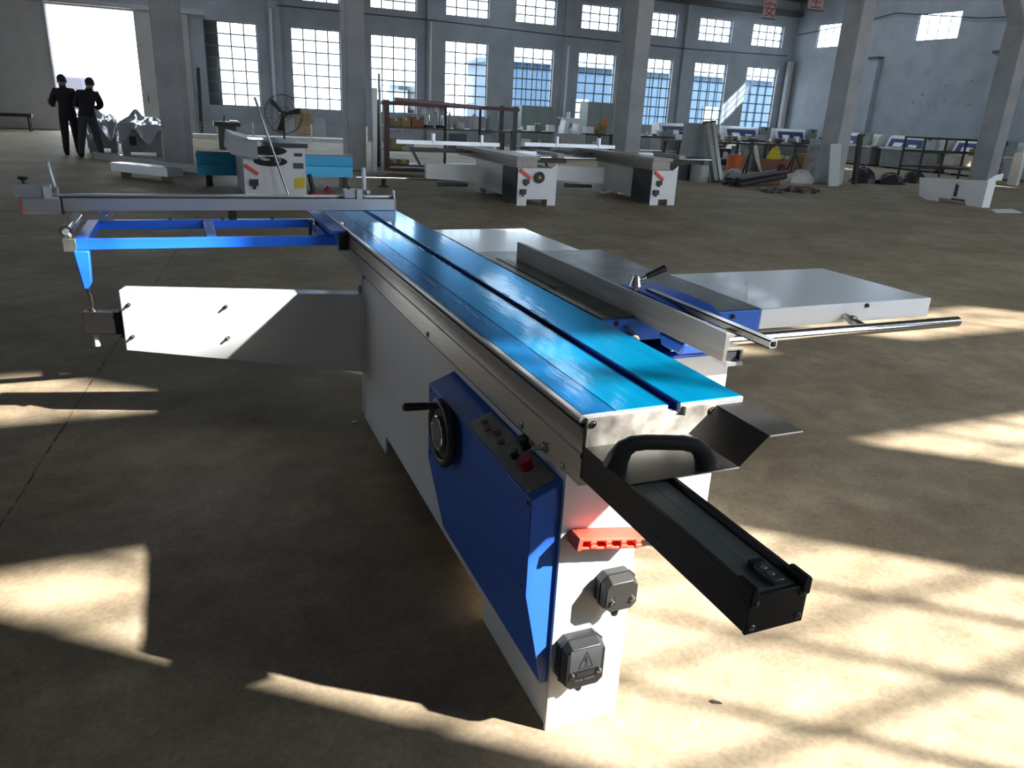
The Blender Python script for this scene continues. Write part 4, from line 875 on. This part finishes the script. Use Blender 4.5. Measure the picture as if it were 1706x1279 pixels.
# ------------------------------------------------------------------ dark red storage rack with boxes
RYY = 17.85
rk = thing('storage_rack', (5.9, 18.2, 0), 'dark red steel storage rack with cartons and tools, behind the handwheel saw', 'rack')
zr = PY(648, 170, RYY).z; xr0 = 4.36; xr1 = PY(858, 180, RYY).x
posts = [xr0, PY(742, 180, RYY).x, PY(800, 180, RYY).x, xr1]
for i, x in enumerate((xr0, xr1)):
    for y in (RYY, RYY+.9): MB().box(x-.06, x+.06, y-.06, y+.06, 0, zr+.05).build('post', DARKS if i else REDRUST, rk)
for i, x in enumerate(posts[1:3]): MB().cyl((x, RYY-.02, 0), (x, RYY-.02, zr), .03, n=8).build('post', DARKS, rk)
MB().box(xr0-.1, xr1+.1, RYY-.05, RYY+.05, zr-.06, zr+.02).build('beam', REDRUST, rk); MB().box(xr0-.1, xr1+.1, RYY+.85, RYY+.95, zr-.06, zr+.02).build('beam', REDRUST, rk)
MB().cyl((xr0+.2, RYY, zr+.06), (xr0+2.2, RYY-.05, zr-.02), .05, n=10).build('pipe', mat('pinkish_pipe', (.30, .17, .18), .4), rk)
zs1 = PY(690, 212, RYY).z; zs2 = PY(690, 250, RYY).z
for z in (zs1, zs2, .12): MB().box(xr0, xr1, RYY, RYY+.9, z-.04, z).build('shelf', DARKS, rk)
def on_shelf(px0, px1, py, Y, z0, dep, label, M=None, grp=None, **k):
    a, b = PY(px0, py, Y), PY(px1, py, Y); zc = {zs1: zr-.1, zs2: zs1-.06}.get(z0, zs2-.06); return carton(max(a.x, xr0+.075), b.x, Y, min(Y+dep, RYY+.82), z0+.004, min(max(a.z, z0+.1), zc), label, M, grp, **k)
on_shelf(652, 668, 197, RYY+.1, zs1, .4, 'brown carton on the top rack shelf beside the red post')
on_shelf(669, 684, 196, RYY+.1, zs1, .4, 'yellowish carton on the top rack shelf', mat('ochre_card', (.30, .24, .08), .8))
on_shelf(686, 706, 194, RYY+.15, zs1, .45, 'reddish carton on the top rack shelf', mat('red_card', (.26, .12, .06), .8))
on_shelf(650, 690, 216, RYY+.45, zs2, .3, 'grey carton at the back of the middle rack shelf', GREYP)
on_shelf(652, 677, 232, RYY+.04, zs2, .3, 'ochre carton with two hand holes on the middle rack shelf', mat('ochre_card', (.30, .24, .08)))
on_shelf(650, 664, 268, RYY+.1, .12, .5, 'dark brown carton on the lowest rack shelf'); on_shelf(665, 682, 271, RYY+.05, .12, .5, 'ochre carton low on the rack', mat('ochre_card', (.30, .24, .08)))
on_shelf(748, 778, 222, RYY+.2, zs2, .4, 'black equipment case on the middle rack shelf', CHAR, flap=False)
on_shelf(806, 822, 212, RYY+.3, zs2, .4, 'grey-green tin on the middle rack shelf', GREENG, flap=False)
def drill(x, y, z, label):
    t = thing('bench_drill', (x, y, z), label, 'drill')
    MB().cyl((x, y, z), (x, y, z+.05), .14, n=16).build('base', DARKS, t); MB().cyl((x, y+.08, z+.05), (x, y+.08, z+.44), .035, n=12).build('column', STEEL, t)
    MB().box(x-.09, x+.09, y-.2, y+.2, z+.28, z+.46).build('head', GREYP, t); MB().cyl((x, y-.12, z+.14), (x, y-.12, z+.28), .03, n=12).build('chuck', CHROME, t); MB().cyl((x+.09, y-.1, z+.38), (x+.20, y-.1, z+.30), .012, n=8).build('lever', CHROME, t)
p = PY(712, 212, RYY+.4); drill(p.x, RYY+.4, zs1+.004, 'grey bench drill on the top rack shelf beside the reddish carton')
p = PY(734, 212, RYY+.5); drill(p.x, RYY+.5, zs1+.004, 'second bench drill farther along the top rack shelf')
rd = random.Random(5)
for i, (px, hh, rr, M, lab) in enumerate(((742, .25, .05, STEEL, 'slim steel can on the top rack shelf'), (749, .38, .035, mat('bottle_grey', (.25, .25, .27), .3), 'grey bottle on the top rack shelf'), (765, .16, .14, mat('cream_cloth', (.55, .52, .45), .9), 'crumpled cream cloth on the top rack shelf'), (790, .34, .10, mat('tub_white', (.55, .56, .55), .5), 'white tub on the top rack shelf'), (815, .3, .11, GREENG, 'grey-green tub on the top rack shelf'))):
    p = PY(px, 212, RYY+.3); zq_ = zs1+.004; t = thing('container', (p.x, RYY+.3, zq_), lab, 'container')
    MB().cyl((p.x, RYY+.3, zq_), (p.x, RYY+.3, zq_+hh*.8), rr, rr*.92, 14).build('body', M, t); MB().cyl((p.x, RYY+.3, zq_+hh*.8), (p.x, RYY+.3, zq_+hh), rr*.6, rr*.35, 12).build('cap', M, t)
# uprights beside the pillar
MB(Matrix.Translation((3.95, 17.3, 0)) @ Matrix.Rotation(.015, 4, 'Y')).box(-.05, .05, -.06, .06, 0, 1.75).build('white_upright', WHITE, label='white post standing between the pillar and the red rack', cat='post')
MB(Matrix.Translation((4.14, 17.4, 0)) @ Matrix.Rotation(-.02, 4, 'Y')).cyl((0, 0, 0), (0, 0, 2.05), .03, n=10).build('steel_pipe', ALUD, label='thin pipe leaning between the white post and the red rack', cat='pipe')
for i in range(3):
    MB(Matrix.Translation((4.6+i*.35, 16.4-.42*i, 0)) @ Matrix.Rotation(-.2, 4, 'Z')).box(-1.0, 1.0, -.07, .07, .002+.0*i, .07).build('timber_plank', WOODB if i else GREYP, label=('grey plank on the floor before the red rack', 'brown plank on the floor before the red rack', 'brown plank near the swing arm of the handwheel saw')[i], cat='plank')
MB().cyl((2.9, 14.2, .16), (5.0, 14.0, .16), .014, n=10).build('steel_rod', CHROME, label='thin bright rod lying on a stand before the red rack', cat='rod')
st_ = thing('rod_stand', (3.4, 14.15, 0), 'small black stand carrying the thin bright rod', 'stand')
MB().cyl((3.4, 14.15, .02), (3.4, 14.15, .146), .04, n=12).build('column', DARKS, st_); MB().cyl((3.4, 14.15, 0), (3.4, 14.15, .02), .1, n=16).build('base', DARKS, st_)
# ------------------------------------------------------------------ benches and cabinets along the windowed wall
def tall_cabinet(x0, x1, y0, y1, h, label, M, lbl=None):
    t = thing('steel_cabinet', ((x0+x1)/2, (y0+y1)/2, 0), label, 'cabinet')
    MB().box(x0, x1, y0, y1, 0, h).build('body', M, t)
    xm = (x0+x1)/2
    for a, b in ((x0+.03, xm-.01), (xm+.01, x1-.03)):
        d = MB().box(a, b, y0-.025, y0, .08, h-.05).build('door', M, t)
        MB().box((b if a < xm-.2 else a)-.05, (b if a < xm-.2 else a)-.01, y0-.05, y0-.025, h*.45, h*.58).build('handle', DARKS, d)
    if lbl: MB().box(xm+.1, xm+.35, y0-.03, y0-.025, h*.5, h*.68).build('sticker', mat('orange_sticker', (.55, .15, .04), .6), t)
    return t
a = pbox(868, 178, 922, 216, 28.6); tall_cabinet(a[0], a[1], 28.6, 29.3, a[3], 'grey-green ribbed steel cabinet under the pale windows', GREENG)
a = pbox(977, 172, 1024, 215, 28.6); tall_cabinet(a[0], a[1], 28.6, 29.3, a[3], 'grey-green steel cabinet with an orange sticker', GREENG, True)
def bench(name, x0, x1, y0, y1, z, label, M=DARKS):
    t = thing(name, ((x0+x1)/2, (y0+y1)/2, 0), label, 'workbench')
    MB().box(x0, x1, y0, y1, z-.06, z).build('top', M, t)
    for x in (x0+.06, x1-.06):
        for y in (y0+.06, y1-.06): MB().box(x-.04, x+.04, y-.04, y+.04, 0, z-.06).build('leg', M, t)
    MB().box(x0+.1, x1-.1, y0+.1, y1-.1, .25, .28).build('shelf', M, t)
    return t
b1 = bench('workbench', 10.3, 14.2, 24.6, 25.6, .80, 'long dark workbench crowded with tools, behind the handwheel saw')
b2 = bench('workbench', 14.6, 17.6, 24.6, 25.6, .80, 'dark workbench with red tools beside the concrete pillar')
b3 = bench('workbench', 17.9, 21.2, 24.4, 25.4, .80, 'dark workbench in front of the edge banding machines')
def clutter(x0, x1, y, z, n, where, seed):
    z += .004; seen = set()
    rd = random.Random(seed); cols = [('grey', GREYP), ('black', CHAR), ('brown', CARD), ('white', PAPER), ('dull red', REDRUST), ('green-grey', GREENG), ('steel', STEEL)]
    for i in range(n):
        x = x0+(i+.5)*(x1-x0)/n; cn, M = rd.choice(cols); kind = rd.choice(('tool', 'tin', 'box', 'motor'))
        s_ = rd.uniform(.08, .15); h = rd.uniform(.1, .3)
        while (cn, kind, min(2, int((h-.1)/.068))) in seen: cn, M = rd.choice(cols); kind = rd.choice(('tool', 'tin', 'box', 'motor'))
        seen.add((cn, kind, min(2, int((h-.1)/.068)))); yy = y+rd.uniform(-.15, .15)
        t = thing({'tool': 'hand_tool', 'tin': 'paint_tin', 'box': 'parts_box', 'motor': 'electric_motor'}[kind], (x, yy, z), '%s %s on %s, %s' % (cn, {'tool': 'hand tool', 'tin': 'tin', 'box': 'small parts box', 'motor': 'electric motor'}[kind], where, ('squat', 'medium tall', 'tall')[min(2, int((h-.1)/.068))]), {'tool': 'tool', 'tin': 'tin', 'box': 'box', 'motor': 'motor'}[kind], 'clutter on %s' % where)
        if kind == 'box': MB().box(x-s_, x+s_, yy-s_, yy+s_, z, z+h).build('body', M, t); MB().box(x-s_-.01, x+s_+.01, yy-s_-.01, yy+s_+.01, z+h, z+h+.02).build('lid', M, t)
        elif kind == 'tin': MB().cyl((x, yy, z), (x, yy, z+h), s_*.8, n=16).build('body', M, t); MB().cyl((x, yy, z+h), (x, yy, z+h+.015), s_*.84, n=16).build('lid', STEEL, t)
        elif kind == 'motor': MB().cyl((x-s_, yy, z+s_*.8), (x+s_, yy, z+s_*.8), s_*.7, n=16).build('housing', M, t); MB().box(x-s_*.6, x+s_*.6, yy-s_*.6, yy+s_*.6, z, z+.05).build('foot', DARKS, t); MB().cyl((x+s_, yy, z+s_*.8), (x+s_+.08, yy, z+s_*.8), .015, n=8).build('shaft', STEEL, t)
        else: MB().cyl((x-s_*1.2, yy, z+.03), (x+s_*.4, yy, z+.03), .03, n=10).build('grip', M, t); MB().box(x+s_*.4, x+s_*1.2, yy-.05, yy+.05, z, z+h*.7).build('head', STEEL, t)
clutter(10.5, 14.0, 25.0, .80, 9, 'the long dark workbench', 2)
clutter(14.8, 17.4, 25.0, .80, 7, 'the workbench by the pillar', 4)
clutter(18.1, 21.0, 24.8, .80, 7, 'the workbench by the edge banders', 9)
clutter(10.6, 14.0, 25.0, .28, 5, 'the lower shelf of the long workbench', 12)
clutter(18.2, 21.0, 24.8, .28, 5, 'the lower shelf by the edge banders', 13)
b4 = bench('workbench', 14.2, 17.2, 20.6, 21.5, .82, 'dark workbench in the scrap corner behind the orange drum')
b5 = bench('workbench', 17.6, 20.8, 20.6, 21.5, .82, 'dark workbench in the scrap corner nearer the bracketed pillar')
clutter(14.4, 17.0, 21.0, .82, 7, 'the scrap corner workbench', 41); clutter(17.8, 20.6, 21.0, .82, 7, 'the workbench nearer the bracketed pillar', 47)
clutter(14.4, 17.0, 21.0, .28, 6, 'the lower shelf of the scrap corner workbench', 43); clutter(17.8, 20.6, 21.0, .28, 6, 'the lower shelf nearer the bracketed pillar', 49)
# white arched machine guard with a lamp stack
q0, q1, q2, q3 = pbox(938, 199, 971, 222, 23.8)
wg = thing('machine_guard', ((q0+q1)/2, 24, 0), 'white arched machine guard with a small lamp on top', 'machine')
MB().box(q0-.1, q1+.1, 23.75, 24.35, 0, q2).build('base', GREYP, wg)
MB().prism([(q0, q2), (q0+.10, q3), (q1-.02, q3), (q1-.08, q2), (q1-.2, q2), (q1-.16, q3-.13), (q0+.22, q3-.13), (q0+.14, q2)], 'y', 23.8, 24.2).build('arch', WHITE, wg)
MB().box(q0-.04, q1+.04, 23.75, 24.25, q3, q3+.025).build('cover', WHITE, wg); MB().cyl(((q0+q1)/2-.1, 24, q3+.025), ((q0+q1)/2-.1, 24, q3+.22), .07, n=14).build('lamp', PAPER, wg)
# ------------------------------------------------------------------ edge banding machines
def bander(x0, L_, y0, label, flip=False, style=0):
    """long machine along +x with front toward -y; flip=True: along -y with front toward -x"""
    Mx = Matrix.Translation((x0, y0, 0)) @ (Matrix.Rotation(-PI/2, 4, 'Z') if flip else Matrix())
    c = Mx @ Vector((L_/2, .5, 0)); t = thing('edge_bander', (c.x, c.y, 0), label, 'machine')
    MB(Mx).box(0, L_, .1, .9, .06, .72).build('base', BGREY if style != 2 else GREYP, t)
    for x in (.1, L_-.25): MB(Mx).box(x, x+.15, .15, .85, 0, .06).build('foot', DARKS, t)
    MB(Mx).box(-.05, L_+.05, 0, .95, .72, .79).build('table', ALUD, t)
    MB(Mx).prism([(.25, .79), (.95, .79), (.95, 1.24), (.55, 1.24), (.40, 1.15)], 'x', 0, L_).build('hood', WHITE, t)
    MB(Mx).prism([(.244, .83), (.40, 1.12), (.38, 1.12), (.23, .83)], 'x', L_*.05, L_*.66).build('navy_window', NAVY, t)
    MB(Mx).prism([(.232, .83), (.31, .97), (.30, .98), (.222, .83)], 'x', L_*.14, L_*.30).build('white_swoosh', PAPER, t)
    MB(Mx).prism([(.232, .83), (.28, .92), (.27, .93), (.222, .83)], 'x', L_*.42, L_*.56).build('white_swoosh', PAPER, t)
    MB(Mx).box(L_*.70, L_*.92, .12, .3, .80, 1.28).build('control_cabinet', GREENG if style else GREYP, t)
    MB(Mx).cyl((L_*.81, .12, 1.18), (L_*.81, .10, 1.18), .06, n=14).build('knob', CHAR, t)
    MB(Mx).box(L_*.1, L_*.45, .092, .1, .18, .6).build('door', BGREY, t); MB(Mx).box(L_*.5, L_*.85, .092, .1, .18, .6).build('door', BGREY, t)
bander(18.9, 3.2, 28.6, 'white edge bander with navy window under the middle blue windows')
bander(22.4, 2.6, 28.7, 'white edge bander beside the sunlit stripe on the wall', style=1)
bander(25.2, 2.4, 28.6, 'white edge bander standing in the corner of the hall', style=1)
bander(25.7, 2.7, 26.6, 'white edge bander behind the bracketed pillar, along the end wall', True, 1)
bander(25.7, 2.6, 23.4, 'white edge bander with open cover along the end wall', True, 0)
bander(25.7, 2.6, 20.4, 'white edge bander behind the empty steel rack', True, 2)
# ------------------------------------------------------------------ leaning profiles, buckets and scrap
def leaning(px0, py0, px1, py1, wd, label, M, Y=None, dy=.45, cap=True):
    b = FZ(px1, py1); tp = PY(px0, py0, b.y+dy); d = (tp-b); L_ = d.length
    zq = d.to_track_quat('Z', 'Y').to_matrix().to_4x4(); Mx = Matrix.Translation(b+Vector((0, 0, .02))) @ zq
    t = thing('leaning_profile', (b.x, b.y, 0), label, 'profile')
    MB(Mx).box(-wd/2, wd/2, -.05, .05, 0, L_).build('profile', M, t); MB(Mx).box(-wd*.15, wd*.15, -.062, -.05, .02, L_-.02).build('web', ALUD, t)
    if cap: MB(Mx).box(-wd/2-.02, wd/2+.02, -.06, .06, L_, L_+.04).build('end_cap', PLASTIC, t)
MB().box(11.85, 12.75, 16.9, 17.05, 0, 1.36).build('partition_board', GREENG, label='grey-green board behind the leaning aluminium profiles', cat='board')
leaning(1177, 207, 1191, 303, .17, 'wide dull aluminium profile leaning upright, dark end cap', ALUD)
leaning(1187, 206, 1199, 302, .13, 'narrow aluminium profile leaning beside the wide one', ALU)
def bucket(x, y, r, h, M, label, handle=True):
    t = thing('bucket', (x, y, 0), label, 'bucket')
    MB().cyl((x, y, 0), (x, y, h), r*.82, r, 20).build('body', M, t); MB().torus((x, y, h), (0, 0, 1), r, .015, 24, 6).build('rim', M, t)
    if handle: MB().tube([(x+r*math.cos(a), y, h+r*.9*math.sin(a)) for a in [PI*i/10 for i in range(11)]], .008, 5).build('handle', STEEL, t)
p = FZ(1222, 292); bucket(p.x, p.y, .26, .55, ORANGE, 'orange plastic drum beside the leaning profiles', False)
p = FZ(1290, 288); 
cr = thing('plastic_crate', (p.x, p.y, 0), 'orange-brown crate holding a yellow bag', 'crate')
for s in ((-.45, .45, -.3, -.27), (-.45, .45, .27, .3), (-.45, -.42, -.27, .27), (.42, .45, -.27, .27)): MB().box(p.x+s[0], p.x+s[1], p.y+s[2], p.y+s[3], .02, .42).build('side', mat('brick_plastic', (.28, .11, .06), .6), cr)
MB().box(p.x-.45, p.x+.45, p.y-.3, p.y+.3, 0, .03).build('bottom', mat('brick_plastic', (.28, .11, .06)), cr)
def heap(x, y, z, rx_, ry, h, M, name, label, cat, seed):
    rd = random.Random(seed); vv = []; ff = []; n = 16; m_ = 6
    for i in range(m_):
        th = PI/2*i/(m_-1)
        for j in range(n):
            a = 2*PI*j/n; r_ = 1+rd.uniform(-.22, .22)*(1 if i < m_-1 else 0); vv.append((x+rx_*math.cos(th)*math.cos(a)*r_, y+ry*math.cos(th)*math.sin(a)*r_, z+h*math.sin(th)*(1+rd.uniform(-.12, .12))))
    for i in range(m_-1):
        for j in range(n): ff.append((i*n+j, i*n+(j+1) % n, (i+1)*n+(j+1) % n, (i+1)*n+j))
    ff.append(tuple(range(n-1, -1, -1))); ff.append(tuple(range((m_-1)*n, m_*n)))
    return MB().add(vv, ff).build(name, M, label=label, cat=cat)
heap(p.x-.1, p.y, .035, .28, .2, .72, YELLOW, 'yellow_bag', 'yellow sack stuffed into the orange-brown crate', 'sack', 3)
p = FZ(1216, 301); heap(p.x+.1, p.y, 0, .28, .24, .30, mat('clear_bag', (.35, .37, .36), .35), 'plastic_bag', 'grey plastic bag of scrap before the orange drum', 'bag', 5)
p = FZ(1332, 304); heap(p.x, p.y, 0, .40, .30, .32, mat('white_bag', (.55, .53, .50), .7), 'plastic_bag', 'whitish bag of rags beside the black tubes', 'bag', 6)
p = FZ(1330, 299); heap(p.x-.25, p.y+.45, 0, .22, .18, .35, REDRUST, 'rag_bundle', 'dull red rag bundle behind the whitish bag', 'rags', 7)
rd = random.Random(11)
pa = FZ(1232, 312); pb = FZ(1305, 306)
td = (pb-pa).normalized(); tn = Vector((-td.y, td.x, 0)); tl = (pb-pa).length
tdesc = ('at its front edge', 'second from its front edge', 'third from its front edge', 'at its back edge', 'upper layer, front', 'upper layer, middle', 'upper layer, back')
for i in range(7):
    lay = i//4; A = pa+tn*(.13*(i % 4)+.065*lay)+td*rd.uniform(-.1, .15)+Vector((0, 0, .055+.105*lay)); B = A+td*(tl+rd.uniform(-.2, .3))+Vector((0, 0, .12))
    MB().cyl(A, B, .045, n=10).build('steel_tube', DARKS, label='black steel tube of the sloping loose stack, '+tdesc[i], cat='tube', group='stack of black tubes')
bk = pa+td*(tl*.86)+tn*.22
MB(Matrix.Translation((bk.x, bk.y, 0)) @ Matrix.Rotation(math.atan2(td.y, td.x), 4, 'Z')).box(-.05, .05, -.3, .3, 0, .104).build('timber_block', WOODB, label='timber block propping up the stack of black tubes', cat='block')
for i, (px, py, wd, h, M, lab) in enumerate(((1205, 275, .5, .55, CHAR, 'dark grey bin behind the second panel saw'), (1150, 300, .70, .55, mat('dark_crate', (.07, .065, .08), .7), 'large dark crate behind the guide bar of the second saw'), (1172, 304, .22, .40, GREYP, 'pale grey canister beside the dark crate'), (1258, 285, .4, .62, GREENG, 'grey-green box between orange drum and crate'), (1345, 290, .45, .6, CARD, 'tall brown carton near the bracketed pillar'))):
    p = FZ(px, py); carton(p.x-wd/2, p.x+wd/2, p.y, p.y+.45, 0, h, lab, M, flap=i == 4)
def stand(x, y, h, label):
    t = thing('steel_stand', (x, y, 0), label, 'stand')
    for sx, sy in ((-1, -1), (1, -1), (0, 1)): MB().cyl((x+sx*.28, y+sy*.25, 0), (x, y, h*.75), .025, n=8).build('leg', DARKS, t)
    MB().cyl((x, y, h*.7), (x, y, h), .05, n=10).build('column', DARKS, t); MB().cyl((x, y, h), (x, y, h+.06), .16, n=14).build('plate', DARKS, t)
p = FZ(1245, 292); stand(p.x, p.y, .95, 'dark three-legged steel stand beside the orange drum')
p = FZ(1318, 292); stand(p.x, p.y, .9, 'dark three-legged steel stand near the tall brown carton')
p = FZ(1266, 290); leaning(1258, 243, 1266, 290, .06, 'thin pale bar leaning near the stands', WHITE, dy=.2, cap=False)
MB(Matrix.Translation((15.55, 15.35, 0)) @ Matrix.Rotation(-.13, 4, 'X') @ Matrix.Rotation(-.05, 4, 'Y')).box(-.22, .14, -.015, .015, 0, 1.05).build('pale_board', mat('pale_green_board', (.48, .52, .48), .6), label='pale board leaning on the bracketed pillar', cat='board')
MB(Matrix.Translation((16.9, 16.0, 0)) @ Matrix.Rotation(-.1, 4, 'Y')).box(-.06, .06, -.05, .05, 0, 1.3).build('dark_post', DARKS, label='dark bar standing just behind the bracketed pillar', cat='bar')
p = FZ(1352, 300); MB(Matrix.Translation((p.x, p.y, 0)) @ Matrix.Rotation(-.12, 4, 'X')).box(-.22, .22, -.03, .03, 0, .95).build('dirty_panel', mat('dirty_panel', (.34, .32, .32), .7, var=.4, scale=5), label='dirty grey panel leaning near the tall brown carton', cat='panel')
# debris on the floor by the scrap
rd = random.Random(21); g = MB()
for i in range(60):
    q = FZ(rd.uniform(1270, 1362), rd.uniform(314, 322)); L_ = rd.uniform(.04, .16); a = rd.uniform(0, PI)
    g.M = Matrix.Translation((q.x, q.y, 0)) @ Matrix.Rotation(a, 4, 'Z'); g.box(-L_, L_, -.015, .015, .002, rd.uniform(.02, .08))
g.build('debris', mat('scrap_mix', (.16, .13, .11), .8, var=.6, scale=3), label='loose offcuts and scrap scattered on the floor', cat='debris', kind='stuff')
# dark saw parts before the end wall machines
for i, (px, py, wd, h, lab) in enumerate(((1450, 306, .6, .42, 'dark round casting on the floor behind the bracketed pillar'), (1494, 308, .9, .30, 'low pile of dark iron castings by the empty rack'), (1536, 306, .7, .34, 'dark casting beside the empty rack'))):
    p = FZ(px, py); heap(p.x, p.y+.3, 0, wd/2, .35, h, DARKS, 'iron_casting', lab, 'casting', 30+i)
# empty rack frame
ry = 16.9
er = thing('steel_rack', (22.0, 17.2, 0), 'empty black steel rack of thin bars with a board shelf', 'rack')
xa, xb = 20.3, 23.8
for x in (xa, xa+.9, xa+1.75, xa+2.6, xb):
    for y in ((ry, ry+.7) if x in (xa, xb) else (ry,)): MB().box(x-.025, x+.025, y-.025, y+.025, 0, 1.28).build('post', DARKS, er)
for z in (1.26, .88, .42):
    MB().box(xa, xb, ry-.025, ry+.025, z-.025, z+.025).build('rail', DARKS, er); MB().box(xa, xb, ry+.675, ry+.725, z-.025, z+.025).build('rail', DARKS, er)
MB().box(xa+1.5, xb+.2, ry-.05, ry+.8, .445, .49).build('shelf_board', WOODB, er)
carton(xb-.75, xb-.1, ry+.1, ry+.6, .494, 1.0, 'brown board panel standing on the shelf of the empty rack', WOODB, flap=False)
carton(xa+1.6, xa+2.4, ry+.15, ry+.6, .494, .80, 'cream sheet-metal box on the shelf of the empty rack', CREAM, flap=False)
MB().box(xb+.1, xb+.25, ry-.6, ry-.3, 0, .95).build('metal_sheet', WHITE, label='white metal panel standing beside the empty rack', cat='panel')
bench('metal_table', 24.3, 26.2, 14.0, 15.0, .5, 'low dark steel table past the empty rack')
# ------------------------------------------------------------------ hanging banners
BANM = mat('banner_cloth', (.45, .38, .38), .8); BRED = mat('banner_red', (.38, .05, .06), .8)
for x0, x1, z0, z1, ch, lab in ((16.22, 16.66, 4.36, 5.4, '安', 'narrow hanging banner with red characters near the windowed wall'), (17.85, 18.45, 4.74, 5.8, '生', 'narrow hanging banner with red characters near the bracketed pillar')):
    t = thing('banner', ((x0+x1)/2, 20, z0), lab, 'banner')
    MB().box(x0, x1, 20, 20.01, z0, z1).build('cloth', BANM, t)
    MB().cyl(((x0+x1)/2, 20.005, z1), ((x0+x1)/2, 20.005, 9.2), .008, n=6).build('cord', DARKS, t)
    MB().cyl((x0-.02, 20.005, z0), (x1+.02, 20.005, z0), .015, n=8).build('rod', DARKS, t)
    for k in range(2): text('character', ch, BRED, t, ((x0+x1)/2, 19.995, z0+.22+k*.48), (PI/2, 0, 0), .46, .002)
q = FZ(1190, 1170); MB().prism([(q.x-.010, q.y+.006), (q.x-.002, q.y+.009), (q.x+.012, q.y-.004), (q.x+.016, q.y-.012), (q.x+.004, q.y-.006), (q.x-.006, q.y-.002)], 'z', .0005, .004).build('floor_chip', mat('chip_dark', (.05, .045, .035), .9), label='small dark chip on the sunlit floor beside the beam end', cat='chip')
# scrap of paper on the floor by the saw
q = FZ(590, 704); MB().prism([(q.x-.012, q.y-.01), (q.x+.014, q.y-.004), (q.x+.01, q.y+.018), (q.x-.008, q.y+.014)], 'z', .001, .004).build('paper_scrap', PAPER, label='tiny white paper scrap on the floor beside the saw cabinet', cat='scrap')
